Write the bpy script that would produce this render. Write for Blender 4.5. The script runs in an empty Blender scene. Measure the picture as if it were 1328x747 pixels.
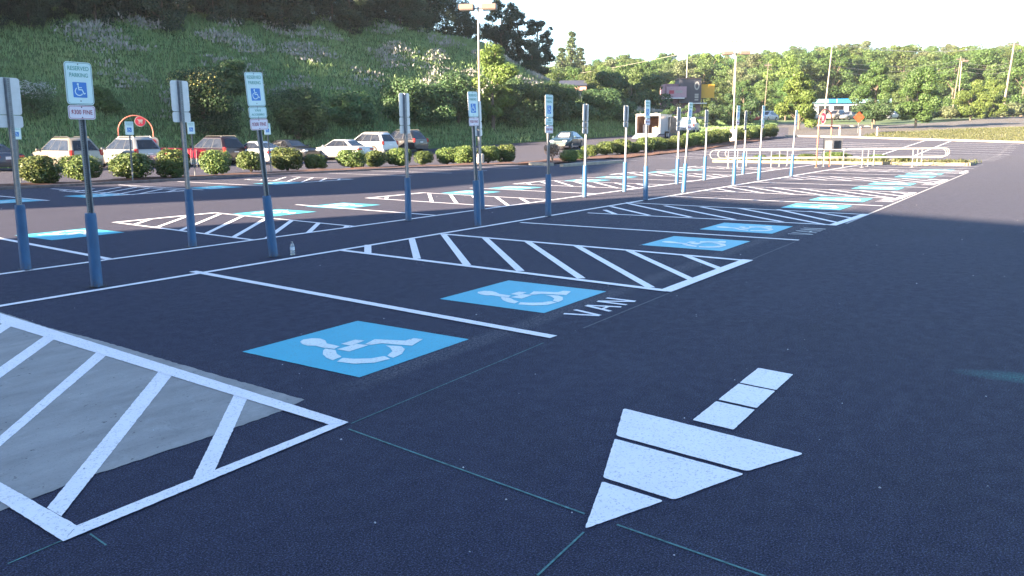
import bpy, math, random
import numpy as np
from mathutils import Vector, Matrix

scene = bpy.context.scene
col = scene.collection
R_ = math.radians
PI = math.pi

# ------------------------------------------------------------------ camera
CAM = (-6.078, -8.889, 1.69)
cd = bpy.data.cameras.new('camera')
cd.sensor_width = 36.0
cd.lens = 1049.485 / 1328 * 36.0
cd.clip_start = 0.05
cd.clip_end = 3000
cam = bpy.data.objects.new('camera', cd)
col.objects.link(cam)
_r = Vector((0.5592998627569887, -0.8289320662453141, -0.007435931030325315))
_d = Vector((-0.15835312823892791, -0.09803101345874377, -0.9825040494456994))
_f = Vector((0.8137001599464997, 0.5506918829531862, -0.1860927181609076))
m = Matrix((( _r.x, -_d.x, -_f.x, CAM[0]), (_r.y, -_d.y, -_f.y, CAM[1]), (_r.z, -_d.z, -_f.z, CAM[2]), (0, 0, 0, 1)))
cam.matrix_world = m
scene.camera = cam

# ------------------------------------------------------------------ light
SUN_EL, SUN_AZ = R_(15.0), math.atan2(0.37, -0.93)          # azimuth measured from +X
SL = Vector((math.cos(SUN_EL) * math.cos(SUN_AZ), math.cos(SUN_EL) * math.sin(SUN_AZ), math.sin(SUN_EL)))
w = bpy.data.worlds.new('World')
scene.world = w
w.use_nodes = True
nt = w.node_tree
bg = nt.nodes['Background']
sky = nt.nodes.new('ShaderNodeTexSky')
sky.sky_type = 'NISHITA'
sky.sun_disc = False
sky.sun_elevation = SUN_EL
sky.sun_rotation = math.atan2(SL.x, SL.y) % (2 * PI)
sky.air_density = 1.0
sky.dust_density = 0.6
sky.ozone_density = 3.0
nt.links.new(sky.outputs[0], bg.inputs[0])
bg.inputs[1].default_value = 0.055
sd = bpy.data.lights.new('sun', 'SUN')
sd.energy = 4.8
sd.angle = R_(0.5)
sd.color = (1.0, 0.78, 0.55)
sun = bpy.data.objects.new('sun', sd)
col.objects.link(sun)
sun.rotation_euler = SL.to_track_quat('Z', 'Y').to_euler()
sun.location = (-20, 10, 30)
scene.view_settings.view_transform = 'Standard'
scene.view_settings.look = 'None'
scene.view_settings.gamma = 1
scene.view_settings.exposure = 3.5

# ------------------------------------------------------------------ terrain
WX, WY = math.cos(R_(34.08915733)), math.sin(R_(34.08915733))
KN = [(58, 0.), (150, 4.14), (190, 4.94), (400, 32.2), (900, 40)]
def sdist(x, y): return (x - CAM[0]) * WX + (y - CAM[1]) * WY
def Ts(s):
    if s <= 58: return 0.0
    for (a, za), (b, zb) in zip(KN, KN[1:]):
        if s <= b: return za + (zb - za) * (s - a) / (b - a)
    return KN[-1][1]
def T(x, y): return Ts(sdist(x, y))
# the bank on the left
TOE = [(-60, 58), (-20, 50), (20, 41.3), (48, 36.5), (79, 31), (100, 29), (128, 30)]
CREST = [(-60, 11), (-20, 11), (10, 10.6), (30, 11.2), (45, 12.0), (60, 12.2), (75, 10.8), (80, 8.6), (88, 6.1), (93, 5.0), (99, 3.6), (112, 1.5), (124, .3)]
def interp(tab, x):
    if x <= tab[0][0]: return tab[0][1]
    for (a, ya), (b, yb) in zip(tab, tab[1:]):
        if x <= b: return ya + (yb - ya) * (x - a) / (b - a)
    return tab[-1][1]
def bank(x, y):
    d = y - interp(TOE, x)
    cr = interp(CREST, x)
    wdt = 20.0
    if d <= 0: return T(x, y)
    t = min(1.0, d / wdt)
    h = cr * (t * 0.78 + 0.22 * (3 * t * t - 2 * t ** 3))
    if d > wdt: h = cr + (d - wdt) * 0.0
    h += 0.35 * math.sin(x * .21 + y * .13) * min(1, d / 4) * min(1, cr / 6) + 0.2 * math.sin(x * .53 - y * .37) * min(1, d / 4) * min(1, cr / 6)
    return T(x, y) + max(h, 0)

# ------------------------------------------------------------------ materials
def newmat(name):
    mt = bpy.data.materials.new(name); mt.use_nodes = True
    n = mt.node_tree; b = n.nodes['Principled BSDF']
    return mt, n, b
def noise(n, scale, detail=3, rough=.6, coord='Object', mapscale=None, dist=0):
    tc = n.nodes.new('ShaderNodeTexCoord')
    t = n.nodes.new('ShaderNodeTexNoise'); t.inputs['Scale'].default_value = scale
    t.inputs['Detail'].default_value = detail; t.inputs['Roughness'].default_value = rough; t.inputs['Distortion'].default_value = dist
    src = tc.outputs[coord]
    if mapscale:
        mp = n.nodes.new('ShaderNodeMapping'); mp.inputs['Scale'].default_value = mapscale
        n.links.new(src, mp.inputs[0]); src = mp.outputs[0]
    n.links.new(src, t.inputs['Vector'])
    return t.outputs['Fac']
def ramp(n, fac, stops):
    r = n.nodes.new('ShaderNodeValToRGB'); e = r.color_ramp.elements
    while len(e) < len(stops): e.new(.5)
    for k, (p, c) in enumerate(stops):
        e[k].position = p
        e[k].color = (c[0], c[1], c[2], 1) if isinstance(c, tuple) else (c, c, c, 1)
    n.links.new(fac, r.inputs[0]); return r.outputs[0]
def mixc(n, fac, a, b, mode='MIX'):
    mx = n.nodes.new('ShaderNodeMix'); mx.data_type = 'RGBA'; mx.blend_type = mode
    for s, v in ((mx.inputs[0], fac), (mx.inputs[6], a), (mx.inputs[7], b)):
        if isinstance(v, (int, float)): s.default_value = v
        elif isinstance(v, tuple): s.default_value = (*v, 1)
        else: n.links.new(v, s)
    return mx.outputs[2]
def mth(n, op, a, b=None, clamp=False):
    q = n.nodes.new('ShaderNodeMath'); q.operation = op; q.use_clamp = clamp
    for s, v in ((q.inputs[0], a), (q.inputs[1], b)):
        if v is None: continue
        if isinstance(v, (int, float)): s.default_value = v
        else: n.links.new(v, s)
    return q.outputs[0]
def bump(n, b, h, strength=.3, dist=.01):
    bp = n.nodes.new('ShaderNodeBump'); bp.inputs['Strength'].default_value = strength; bp.inputs['Distance'].default_value = dist
    n.links.new(h, bp.inputs['Height']); n.links.new(bp.outputs[0], b.inputs['Normal'])
def plain(name, c, rough=.6, metal=0., var=.12, scale=6, spec=.5, coat=0., bmp=0):
    mt, n, b = newmat(name)
    f = noise(n, scale, 4, .65)
    lo = tuple(max(0, v * (1 - var)) for v in c); hi = tuple(min(1, v * (1 + var)) for v in c)
    n.links.new(ramp(n, f, [(.3, lo), (.7, hi)]), b.inputs['Base Color'])
    b.inputs['Roughness'].default_value = rough; b.inputs['Metallic'].default_value = metal
    b.inputs['Specular IOR Level'].default_value = spec; b.inputs['Coat Weight'].default_value = coat
    if bmp: bump(n, b, noise(n, scale * 8, 3), bmp, .01)
    return mt

# asphalt: near pavement is newly sealed; a rough seam of old stone shows along the lane edge
def make_asphalt(name, base, brown):
    mt, n, b = newmat(name)
    big = noise(n, .12, 4, .6)
    streak = noise(n, 1.0, 5, .7, mapscale=(.05, .5, .5))
    fine = noise(n, 95, 2, .7)
    med = noise(n, 9, 4, .7)
    c = mixc(n, ramp(n, big, [(.35, 0.), (.7, 1.)]), base, brown)
    c = mixc(n, ramp(n, streak, [(.3, .8), (.7, 0.)]), c, tuple(v * .72 for v in base))
    c = mixc(n, mth(n, 'MULTIPLY', ramp(n, med, [(.45, 0.), (.8, 1.)]), .35), c, tuple(v * 1.6 for v in base))
    c = mixc(n, ramp(n, fine, [(.34, .95), (.54, 0.)]), c, tuple(v * .25 for v in base))
    c = mixc(n, ramp(n, fine, [(.57, 0.), (.72, .9)]), c, tuple(v * 2.6 for v in base))
    # seam band along y=-5.15
    tc = n.nodes.new('ShaderNodeTexCoord'); sp = n.nodes.new('ShaderNodeSeparateXYZ'); n.links.new(tc.outputs['Object'], sp.inputs[0])
    dy = mth(n, 'ABSOLUTE', mth(n, 'ADD', sp.outputs[1], 4.98))
    wob = mth(n, 'MULTIPLY', noise(n, 3, 3), .12)
    band = mth(n, 'SUBTRACT', 1.0, mth(n, 'DIVIDE', mth(n, 'SUBTRACT', dy, wob), .1), True)
    sk = noise(n, 42, 3, .8)
    bm_ = mth(n, 'MULTIPLY', mth(n, 'MULTIPLY', band, mth(n, 'ADD', mth(n, 'MULTIPLY', sp.outputs[0], 1.5), 3.9, True)), ramp(n, sk, [(.46, 0.), (.6, 1.)]))
    c = mixc(n, mth(n, 'MULTIPLY', bm_, .42), c, (.26, .25, .25))
    # teal chalk dust sprayed near the lane
    vx = mth(n, 'SUBTRACT', sp.outputs[0], .42); vy = mth(n, 'ADD', sp.outputs[1], 8.95)
    e = mth(n, 'ADD', mth(n, 'POWER', mth(n, 'DIVIDE', mth(n, 'ADD', vx, mth(n, 'MULTIPLY', vy, .15)), .17), 2), mth(n, 'POWER', mth(n, 'DIVIDE', vy, .62), 2))
    dust = mth(n, 'MULTIPLY', mth(n, 'SUBTRACT', 1.0, e, True), ramp(n, noise(n, 60, 3, .8), [(.38, 0.), (.62, 1.)]))
    c = mixc(n, mth(n, 'MULTIPLY', dust, .9), c, (.07, .25, .23))
    sm = noise(n, .9, 6, .75, mapscale=(.35, 1, 1), dist=.8)
    c = mixc(n, mth(n, 'MULTIPLY', ramp(n, sm, [(.52, 0.), (.78, 1.)]), .14), c, (.10, .105, .14))
    sm2 = noise(n, .45, 5, .7, dist=1.2)
    c = mixc(n, mth(n, 'MULTIPLY', ramp(n, sm2, [(.54, 0.), (.72, 1.)]), .35), c, tuple(v * .45 for v in base))
    n.links.new(c, b.inputs['Base Color'])
    n.links.new(ramp(n, med, [(.3, .92), (.7, .72)]), b.inputs['Roughness'])
    b.inputs['Specular IOR Level'].default_value = .18
    agg = noise(n, 150, 1, .5); agg2 = noise(n, 55, 2, .6)
    c2 = mixc(n, ramp(n, agg, [(.36, .8), (.50, 0.)]), c, tuple(v * .2 for v in base))
    c2 = mixc(n, mth(n, 'MULTIPLY', ramp(n, agg, [(.56, 0.), (.68, 1.)]), ramp(n, agg2, [(.35, .25), (.6, .8)])), c2, (.10, .112, .17))
    n.links.new(c2, b.inputs['Base Color'])
    h = mth(n, 'ADD', fine, mth(n, 'MULTIPLY', noise(n, 28, 3, .7), .7))
    bump(n, b, h, .75, .012)
    b.inputs['Sheen Weight'].default_value = .019; b.inputs['Sheen Roughness'].default_value = .45; b.inputs['Sheen Tint'].default_value = (1, .97, .95, 1)
    return mt
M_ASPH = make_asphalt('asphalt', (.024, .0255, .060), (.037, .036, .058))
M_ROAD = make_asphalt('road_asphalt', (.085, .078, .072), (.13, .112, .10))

def make_paint(name, c, wear=.5, spark=None):
    mt, n, b = newmat(name)
    f = noise(n, 70, 3, .75); g = noise(n, 4, 4, .7); h2 = noise(n, 24, 4, .8)
    cc = mixc(n, ramp(n, g, [(.3, .0), (.75, .35)]), c, tuple(v * .72 for v in c))
    pit = mth(n, 'MULTIPLY', ramp(n, f, [(.34, 1.), (.44, 0.)]), wear)
    cc = mixc(n, pit, cc, (.07, .07, .075))
    p2 = mth(n, 'MULTIPLY', ramp(n, h2, [(.28, 1.), (.36, 0.)]), wear * .7)
    cc = mixc(n, p2, cc, (.12, .12, .125))
    n.links.new(cc, b.inputs['Base Color']); b.inputs['Roughness'].default_value = .48; b.inputs['Specular IOR Level'].default_value = .45
    bump(n, b, noise(n, 95, 2, .7), .3, .004)
    b.inputs['Sheen Weight'].default_value = .015; b.inputs['Sheen Roughness'].default_value = .45
    return mt
M_WHITE = make_paint('white_road_paint', (.76, .73, .75), .55)
M_WORN = make_paint('worn_road_paint', (.40, .40, .41), 1.0)
M_BLUE = make_paint('blue_road_paint', (.022, .37, .50), .5)
M_STEN = make_paint('stencil_road_paint', (.66, .71, .68), .55)
M_CHALK = plain('chalk', (.065, .16, .16), .9, var=.5, scale=30)
M_CONC = None
def make_conc():
    mt, n, b = newmat('concrete_slab')
    g = noise(n, 1.4, 5, .7, mapscale=(1, 2.5, 1)); f = noise(n, 90, 2, .7); s = noise(n, 5, 5, .75, dist=1.5)
    c = ramp(n, g, [(.3, (.19, .183, .178)), (.7, (.29, .28, .27))])
    c = mixc(n, ramp(n, s, [(.55, 0.), (.75, .35)]), c, (.40, .40, .39))
    c = mixc(n, ramp(n, f, [(.28, .5), (.42, 0.)]), c, (.10, .10, .10))
    sp = noise(n, 11, 4, .8)
    c = mixc(n, ramp(n, sp, [(.31, .9), (.36, 0.)]), c, (.05, .05, .05))
    n.links.new(c, b.inputs['Base Color']); b.inputs['Roughness'].default_value = .85
    bump(n, b, f, .35, .006); return mt
M_CONC = make_conc()
M_KERB = plain('kerb_concrete', (.27, .245, .20), .85, var=.2, scale=3, bmp=.3)
M_MULCH = plain('red_mulch', (.085, .035, .022), .95, var=.6, scale=14, bmp=1.)
M_GALV = plain('galvanised_steel', (.19, .20, .215), .5, .4, var=.2, scale=20)
M_ALU = plain('aluminium_sheet', (.52, .53, .55), .5, .35, var=.08, scale=9)
M_SLEEVE = None
def make_sleeve():
    mt, n, b = newmat('blue_painted_sleeve')
    g = noise(n, 7, 5, .7, mapscale=(1, 1, .35)); f = noise(n, 40, 4, .8)
    c = ramp(n, g, [(.3, (.012, .064, .15)), (.7, (.024, .105, .23))])
    c = mixc(n, ramp(n, f, [(.66, 0.), (.74, .7)]), c, (.14, .18, .24))
    tc = n.nodes.new('ShaderNodeTexCoord'); sp = n.nodes.new('ShaderNodeSeparateXYZ'); n.links.new(tc.outputs['Object'], sp.inputs[0])
    low = mth(n, 'MULTIPLY', mth(n, 'SUBTRACT', 1.0, mth(n, 'DIVIDE', sp.outputs[2], .14), True), ramp(n, f, [(.4, 0.), (.6, 1.)]))
    c = mixc(n, mth(n, 'MULTIPLY', low, .85), c, (.06, .05, .045))
    n.links.new(c, b.inputs['Base Color']); b.inputs['Roughness'].default_value = .5
    return mt
M_SLEEVE = make_sleeve()
M_TAR = plain('tar', (.012, .012, .013), .7, var=.4, scale=20)
M_SIGNW = plain('sign_white', (.56, .70, .70), .45, var=.04, scale=8)
M_SIGNP = plain('fine_plate_white', (.68, .63, .70), .45, var=.04, scale=8)
M_GREEN = plain('sign_green', (.10, .30, .26), .5, var=.2, scale=30)
M_GREENB = plain('sign_border_green', (.05, .17, .16), .5, var=.1)
M_RED = plain('sign_red', (.30, .03, .06), .5, var=.15)
M_SBLUE = plain('sign_blue', (.03, .17, .50), .45, var=.1)
M_BLACK = plain('black_rubber', (.02, .02, .021), .8, var=.2)
M_DARK = plain('dark_plastic', (.03, .03, .033), .55, var=.2)
M_RAIL = plain('white_rail_paint', (.24, .24, .235), .45, var=.06)
M_POLE = plain('tan_lamp_pole', (.24, .21, .17), .5, .1, var=.1)
M_LHEAD = plain('lamp_housing', (.12, .085, .072), .55, .1, var=.1)
M_LENS = plain('lamp_lens', (.35, .30, .28), .25, var=.05)
M_CBASE = plain('lamp_base_concrete', (.34, .32, .29), .9, var=.18, scale=5, bmp=.4)
M_WOOD = plain('weathered_wood', (.15, .125, .10), .9, var=.25, scale=10)
M_CARTRED = plain('cart_red_plastic', (.30, .008, .028), .4, var=.15)
M_CHROME = plain('chrome', (.6, .6, .62), .25, .9, var=.05)
M_TAIL = plain('tail_lamp_red', (.33, .02, .02), .2, var=.1, spec=.7)
M_HEADL = plain('head_lamp', (.62, .64, .66), .12, .2, var=.05)
M_PLATE = plain('number_plate', (.6, .6, .62), .4, var=.05)
M_GLASS = None
def make_glass():
    mt, n, b = newmat('car_glass')
    c = ramp(n, noise(n, 2.2, 3, .6), [(.4, (.006, .007, .010)), (.7, (.020, .022, .028))])
    n.links.new(c, b.inputs['Base Color']); b.inputs['Roughness'].default_value = .08; b.inputs['Specular IOR Level'].default_value = .5
    return mt
M_GLASS = make_glass()
M_ORANGE = plain('orange_sign_sheet', (.50, .035, .008), .5, var=.08)
M_DIRT = plain('grass_verge', (.075, .075, .035), .95, var=.45, scale=1.2, bmp=.6)
M_LOWGRASS = plain('ground_grass', (.06, .10, .03), .95, var=.4, scale=1.5, bmp=.6)  # green of the ground sheet, tone varied at random

def make_leaf(name, c1, c2, c3, trans=.25, rough=.55):
    mt, n, b = newmat(name)
    at = n.nodes.new('ShaderNodeAttribute'); at.attribute_name = 'rnd'
    oi = n.nodes.new('ShaderNodeObjectInfo')
    c = ramp(n, at.outputs['Fac'], [(.0, c1), (.55, c2), (1., c3)])
    hs = n.nodes.new('ShaderNodeHueSaturation')
    n.links.new(mth(n, 'ADD', .485, mth(n, 'MULTIPLY', oi.outputs['Random'], .03)), hs.inputs['Hue'])
    n.links.new(mth(n, 'ADD', .8, mth(n, 'MULTIPLY', oi.outputs['Random'], .4)), hs.inputs['Value'])
    n.links.new(c, hs.inputs['Color'])
    n.links.new(hs.outputs[0], b.inputs['Base Color']); b.inputs['Roughness'].default_value = rough
    b.inputs['Specular IOR Level'].default_value = .3
    tr = n.nodes.new('ShaderNodeBsdfTranslucent'); n.links.new(hs.outputs[0], tr.inputs[0])
    ms = n.nodes.new('ShaderNodeMixShader'); ms.inputs[0].default_value = trans
    out = n.nodes['Material Output']
    n.links.new(b.outputs[0], ms.inputs[1]); n.links.new(tr.outputs[0], ms.inputs[2]); n.links.new(ms.outputs[0], out.inputs[0])
    return mt
L_DARK = make_leaf('dark_leaves', (.028, .060, .028), (.045, .090, .034), (.075, .13, .045))
L_HILLTREE = make_leaf('hilltop_leaves', (.018, .036, .024), (.028, .052, .030), (.045, .075, .04))
L_MID = make_leaf('green_leaves', (.028, .062, .018), (.050, .098, .025), (.082, .135, .038))
L_BRIGHT = make_leaf('bright_leaves', (.05, .09, .018), (.085, .13, .028), (.13, .175, .045))
L_FOREST = make_leaf('forest_leaves', (.034, .066, .020), (.066, .106, .032), (.11, .15, .05))
L_PALE = make_leaf('pale_leaves', (.06, .085, .038), (.10, .125, .06), (.15, .165, .085))
L_HEDGE = make_leaf('hedge_leaves', (.028, .055, .016), (.060, .095, .024), (.14, .17, .045), .15)
L_DEAD = make_leaf('dead_leaves', (.13, .095, .065), (.20, .15, .11), (.34, .27, .19))
L_FLOWER = make_leaf('shrub_with_flowers', (.018, .042, .016), (.034, .064, .022), (.36, .32, .11))
L_WHITEF = make_leaf('white_flower_leaves', (.03, .06, .025), (.06, .10, .04), (.34, .36, .34))
L_PINE = make_leaf('needle_leaves', (.035, .055, .025), (.055, .08, .035), (.08, .11, .045))
L_GRASS = make_leaf('bank_grass', (.10, .18, .075), (.165, .25, .10), (.26, .31, .15), .2)
L_GREYF = make_leaf('grey_flower_heads', (.19, .20, .17), (.30, .295, .27), (.42, .41, .39), .2)
L_DRY = make_leaf('verge_grass', (.035, .048, .016), (.058, .066, .024), (.10, .095, .045), .2)
M_BARK = plain('bark', (.10, .08, .06), .95, var=.4, scale=8, bmp=.6)
M_PALEBARK = plain('pale_bark', (.17, .15, .12), .95, var=.3, scale=8, bmp=.5)

# ------------------------------------------------------------------ mesh helpers
class MB:
    def __init__(s): s.v = []; s.f = []; s.m = []; s.ms = []
    def mi(s, mat):
        if mat not in s.ms: s.ms.append(mat)
        return s.ms.index(mat)
    def poly(s, pts, mat):
        o = len(s.v); s.v += [tuple(p) for p in pts]; s.f.append(tuple(range(o, o + len(pts)))); s.m.append(s.mi(mat))
    def raw(s, v, f, mat):
        o = len(s.v); s.v += [tuple(p) for p in v]; k = s.mi(mat)
        for q in f: s.f.append(tuple(o + i for i in q)); s.m.append(k)
    def box(s, c, d, mat, rz=0, top=1.0, M=None):
        x, y, z = d[0] / 2, d[1] / 2, d[2] / 2
        vs = []
        for zz, k in ((-z, 1), (z, top)):
            for a, b in ((-x, -y), (x, -y), (x, y), (-x, y)): vs.append(Vector((a * k, b * k, zz)))
        rm = Matrix.Rotation(rz, 3, 'Z') if M is None else M
        vs = [rm @ p + Vector(c) for p in vs]
        s.raw(vs, [(3, 2, 1, 0), (4, 5, 6, 7), (0, 1, 5, 4), (1, 2, 6, 5), (2, 3, 7, 6), (3, 0, 4, 7)], mat)
    def bev(s, c, d, r, mat, rz=0):
        # box with chamfered vertical edges and top
        x, y, z = d[0] / 2, d[1] / 2, d[2] / 2
        def ring(zz, i):
            X, Y = x - i, y - i
            return [(-X + r, -Y), (X - r, -Y), (X, -Y + r), (X, Y - r), (X - r, Y), (-X + r, Y), (-X, Y - r), (-X, -Y + r)], zz
        vs = []
        for zz, i in ((-z, r * .5), (-z + r, 0), (z - r, 0), (z, r * .7)):
            p, q = ring(zz, i)
            vs += [Matrix.Rotation(rz, 3, 'Z') @ Vector((a, b, q)) + Vector(c) for a, b in p]
        f = []
        for k in range(3):
            for j in range(8): f.append((k * 8 + j, k * 8 + (j + 1) % 8, (k + 1) * 8 + (j + 1) % 8, (k + 1) * 8 + j))
        f.append(tuple(range(7, -1, -1))); f.append(tuple(range(24, 32)))
        s.raw(vs, f, mat)
    def tube(s, pts, r, mat, n=8, cap=True):
        pts = [Vector(p) for p in pts]
        rs = r if isinstance(r, (list, tuple)) else [r] * len(pts)
        vs = []
        for i, p in enumerate(pts):
            d = (pts[min(i + 1, len(pts) - 1)] - pts[max(i - 1, 0)]).normalized()
            a = d.orthogonal().normalized() if i == 0 else (pa - d * pa.dot(d)).normalized()
            pa = a; b = d.cross(a)
            for k in range(n):
                t = 2 * PI * k / n
                vs.append(p + (a * math.cos(t) + b * math.sin(t)) * rs[i])
        f = []
        for i in range(len(pts) - 1):
            for k in range(n): f.append((i * n + k, i * n + (k + 1) % n, (i + 1) * n + (k + 1) % n, (i + 1) * n + k))
        if cap: f.append(tuple(range(n - 1, -1, -1))); f.append(tuple(range((len(pts) - 1) * n, len(pts) * n)))
        s.raw(vs, f, mat)
    def prism(s, pts, axis_vec, mat):
        # closed polygon (3D pts) extruded along axis_vec
        a = [Vector(p) for p in pts]; b = [p + Vector(axis_vec) for p in a]; n = len(a)
        f = [tuple(range(n - 1, -1, -1)), tuple(range(n, 2 * n))] + [(i, (i + 1) % n, n + (i + 1) % n, n + i) for i in range(n)]
        s.raw(a + b, f, mat)
    def mesh(s, name, smooth=False):
        me = bpy.data.meshes.new(name); me.from_pydata([tuple(p) for p in s.v], [], s.f)
        for q in s.ms: me.materials.append(q)
        me.polygons.foreach_set('material_index', s.m)
        if smooth: me.polygons.foreach_set('use_smooth', [True] * len(s.f))
        me.update(); return me
    def build(s, name, parent=None, smooth=False, loc=None, angle=None):
        me = s.mesh(name, smooth or angle is not None)
        if angle is not None: me.set_sharp_from_angle(angle=R_(angle))
        o = bpy.data.objects.new(name, me); col.objects.link(o)
        if parent: o.parent = parent
        if loc: o.location = loc
        return o
def thing(name, label, cat, loc=(0, 0, 0), rz=0, group=None):
    o = bpy.data.objects.new(name, None); col.objects.link(o); o.empty_display_size = .2
    o.location = loc; o.rotation_euler = (0, 0, rz); tag(o, label, cat, group); return o
def tag(o, label=None, cat=None, group=None, kind=None):
    if label: o['label'] = label
    if cat: o['category'] = cat
    if group: o['group'] = group
    if kind: o['kind'] = kind
    return o
def copy_tree(o, parent=None):
    c = o.copy(); col.objects.link(c)
    if parent: c.parent = parent
    for ch in list(o.children): copy_tree(ch, c)
    return c

# sheets draped over the terrain (cut where the grade changes)
def clip(poly, k, keep_less):
    out = []
    for i in range(len(poly)):
        a, b = poly[i], poly[(i + 1) % len(poly)]
        sa, sb = sdist(*a) - k, sdist(*b) - k
        ia = sa <= 0 if keep_less else sa >= 0
        ib = sb <= 0 if keep_less else sb >= 0
        if ia: out.append(a)
        if ia != ib:
            t = sa / (sa - sb); out.append((a[0] + (b[0] - a[0]) * t, a[1] + (b[1] - a[1]) * t))
    return out
def drape(mb, poly, mat, off=.004, far=None, thick=0):
    ks = [k[0] for k in KN]
    if max(sdist(*p) for p in poly) < 13 and mat is not M_CHALK and mat is not M_ASPH:   # ragged edges on near paint
        amp = .006 if mat is M_CONC else .0018; stp = .035 if mat is M_CONC else .022; q = []
        for i in range(len(poly)):
            a, b = poly[i], poly[(i + 1) % len(poly)]; L_ = math.hypot(b[0] - a[0], b[1] - a[1]); k_ = max(1, min(160, int(L_ / stp)))
            for j in range(k_):
                t = j / k_; am = amp if j else 0
                q.append((a[0] + (b[0] - a[0]) * t + random.uniform(-am, am), a[1] + (b[1] - a[1]) * t + random.uniform(-am, am)))
        poly = q
    # make it counter-clockwise
    ar = sum(poly[i][0] * poly[(i + 1) % len(poly)][1] - poly[(i + 1) % len(poly)][0] * poly[i][1] for i in range(len(poly)))
    if ar < 0: poly = poly[::-1]
    rest = poly
    for k in ks + [1e9]:
        part = clip(rest, k, True) if k < 1e8 else rest
        if len(part) > 2:
            smin = min(sdist(*p) for p in part)
            mb.poly([(x, y, T(x, y) + (off if (smin < 30 or far is None) else far)) for x, y in part], mat)
        if k < 1e8: rest = clip(rest, k, False)
        if len(rest) < 3: break
def strip(mb, a, b, wd, mat, off=.004, far=.010, jag=0):
    a = Vector(a[:2]); b = Vector(b[:2]); d = (b - a).normalized(); n = Vector((-d.y, d.x)) * wd / 2
    drape(mb, [tuple(a - n), tuple(b - n), tuple(b + n), tuple(a + n)], mat, off, far)

# foliage
rng = np.random.default_rng(7)
def leaf_mesh(name, clumps, n, size, mat, trunkmb=None, up=.3, flat=1.0, aspect=1.6, inner=.72, hi=None, boxy=0):
    """clumps: (x,y,z,rx,ry,rz) ellipsoids; n leaves in all; each leaf is a small bent quad"""
    cl = np.array(clumps, float)
    wt = (cl[:, 3] * cl[:, 4] + cl[:, 3] * cl[:, 5] + cl[:, 4] * cl[:, 5]); wt /= wt.sum()
    idx = rng.choice(len(cl), n, p=wt)
    d = rng.normal(size=(n, 3)); d /= np.linalg.norm(d, axis=1)[:, None]
    rad = inner + (1.06 - inner) * rng.random(n) ** .7
    c = cl[idx]
    if boxy:
        bx = (np.abs(d) ** 4).sum(1) ** -.25; rad = rad * np.where(idx == 0, 1 + (bx - 1) * boxy, 1)
    P = c[:, :3] + d * c[:, 3:6] * rad[:, None]
    nrm = d + rng.normal(size=(n, 3)) * .55; nrm[:, 2] += up
    nrm /= np.linalg.norm(nrm, axis=1)[:, None]
    t = np.cross(nrm, rng.normal(size=(n, 3))); t /= np.linalg.norm(t, axis=1)[:, None]
    b = np.cross(nrm, t)
    sz = size * (.6 + .8 * rng.random(n))[:, None]
    v = np.stack([P - t * sz * .5, P + b * sz * .5 / aspect, P + t * sz * .5 - nrm * sz * .12, P - b * sz * .5 / aspect], 1).reshape(-1, 3)
    me = bpy.data.meshes.new(name)
    me.vertices.add(len(v)); me.vertices.foreach_set('co', v.astype(np.float32).ravel())
    me.loops.add(n * 4); me.loops.foreach_set('vertex_index', np.arange(n * 4, dtype=np.int32))
    me.polygons.add(n); me.polygons.foreach_set('loop_start', np.arange(0, n * 4, 4, dtype=np.int32))
    me.materials.append(mat); me.update(calc_edges=True)
    at = me.attributes.new('rnd', 'FLOAT', 'FACE')
    r = rng.random(n)
    cr = rng.random(len(cl))
    r = np.clip(.65 * r + .35 * cr[idx], 0, 1)
    if hi is not None: r = np.where(rng.random(n) < hi * np.clip((P[:, 2] / P[:, 2].max() - .5) * 6, 0, 3), 1.0, r * .6)
    at.data.foreach_set('value', r.astype(np.float32))
    return me
def mesh_obj(name, me, parent=None, loc=None):
    o = bpy.data.objects.new(name, me); col.objects.link(o)
    if parent: o.parent = parent
    if loc: o.location = loc
    return o

# ================================================================== ground
g = MB()
drape(g, [(-160, -160), (700, -500), (900, 200), (700, 700), (-160, 500)], M_LOWGRASS, -.06, -.25)
o = g.build('ground'); tag(o, kind='structure')
# parking lot with the far road beyond it
lot = MB()
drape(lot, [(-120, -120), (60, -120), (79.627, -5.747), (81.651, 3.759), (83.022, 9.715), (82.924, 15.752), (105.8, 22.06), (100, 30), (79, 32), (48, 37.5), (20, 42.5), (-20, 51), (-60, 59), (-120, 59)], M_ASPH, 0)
o = lot.build('parking_lot'); tag(o, kind='structure')
road = MB()
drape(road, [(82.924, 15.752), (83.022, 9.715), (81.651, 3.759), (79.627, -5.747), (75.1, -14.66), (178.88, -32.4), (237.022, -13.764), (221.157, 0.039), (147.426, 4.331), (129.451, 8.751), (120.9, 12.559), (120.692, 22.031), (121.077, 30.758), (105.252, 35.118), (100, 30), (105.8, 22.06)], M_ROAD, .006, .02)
o = road.build('far_road'); tag(o, kind='structure')
verge = MB()
drape(verge, [(84.411, 8.656), (83.175, 3.985), (80.985, -5.691), (77.64, -14.84), (105.55, -16.82), (118.332, -4.146), (110.313, 1.887), (102.589, 5.187), (98.273, 7.031), (93.021, 8.977)], M_DIRT, .05, .06)
o = verge.build('grass_verge'); tag(o, kind='structure')
slab = MB()
drape(slab, [(-2.386, 0.478), (-2.451, -0.59), (-2.518, -1.407), (-2.519, -2.093), (-2.54, -2.588), (-2.587, -3.371), (-2.615, -3.947), (-2.658, -4.935), (-2.892, -4.986), (-3.394, -4.984), (-4.104, -4.945), (-4.527, -4.982), (-5.4, -4.7), (-5.6, 0)], M_CONC, .004)
o = slab.build('concrete_slab'); tag(o, kind='structure')

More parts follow.
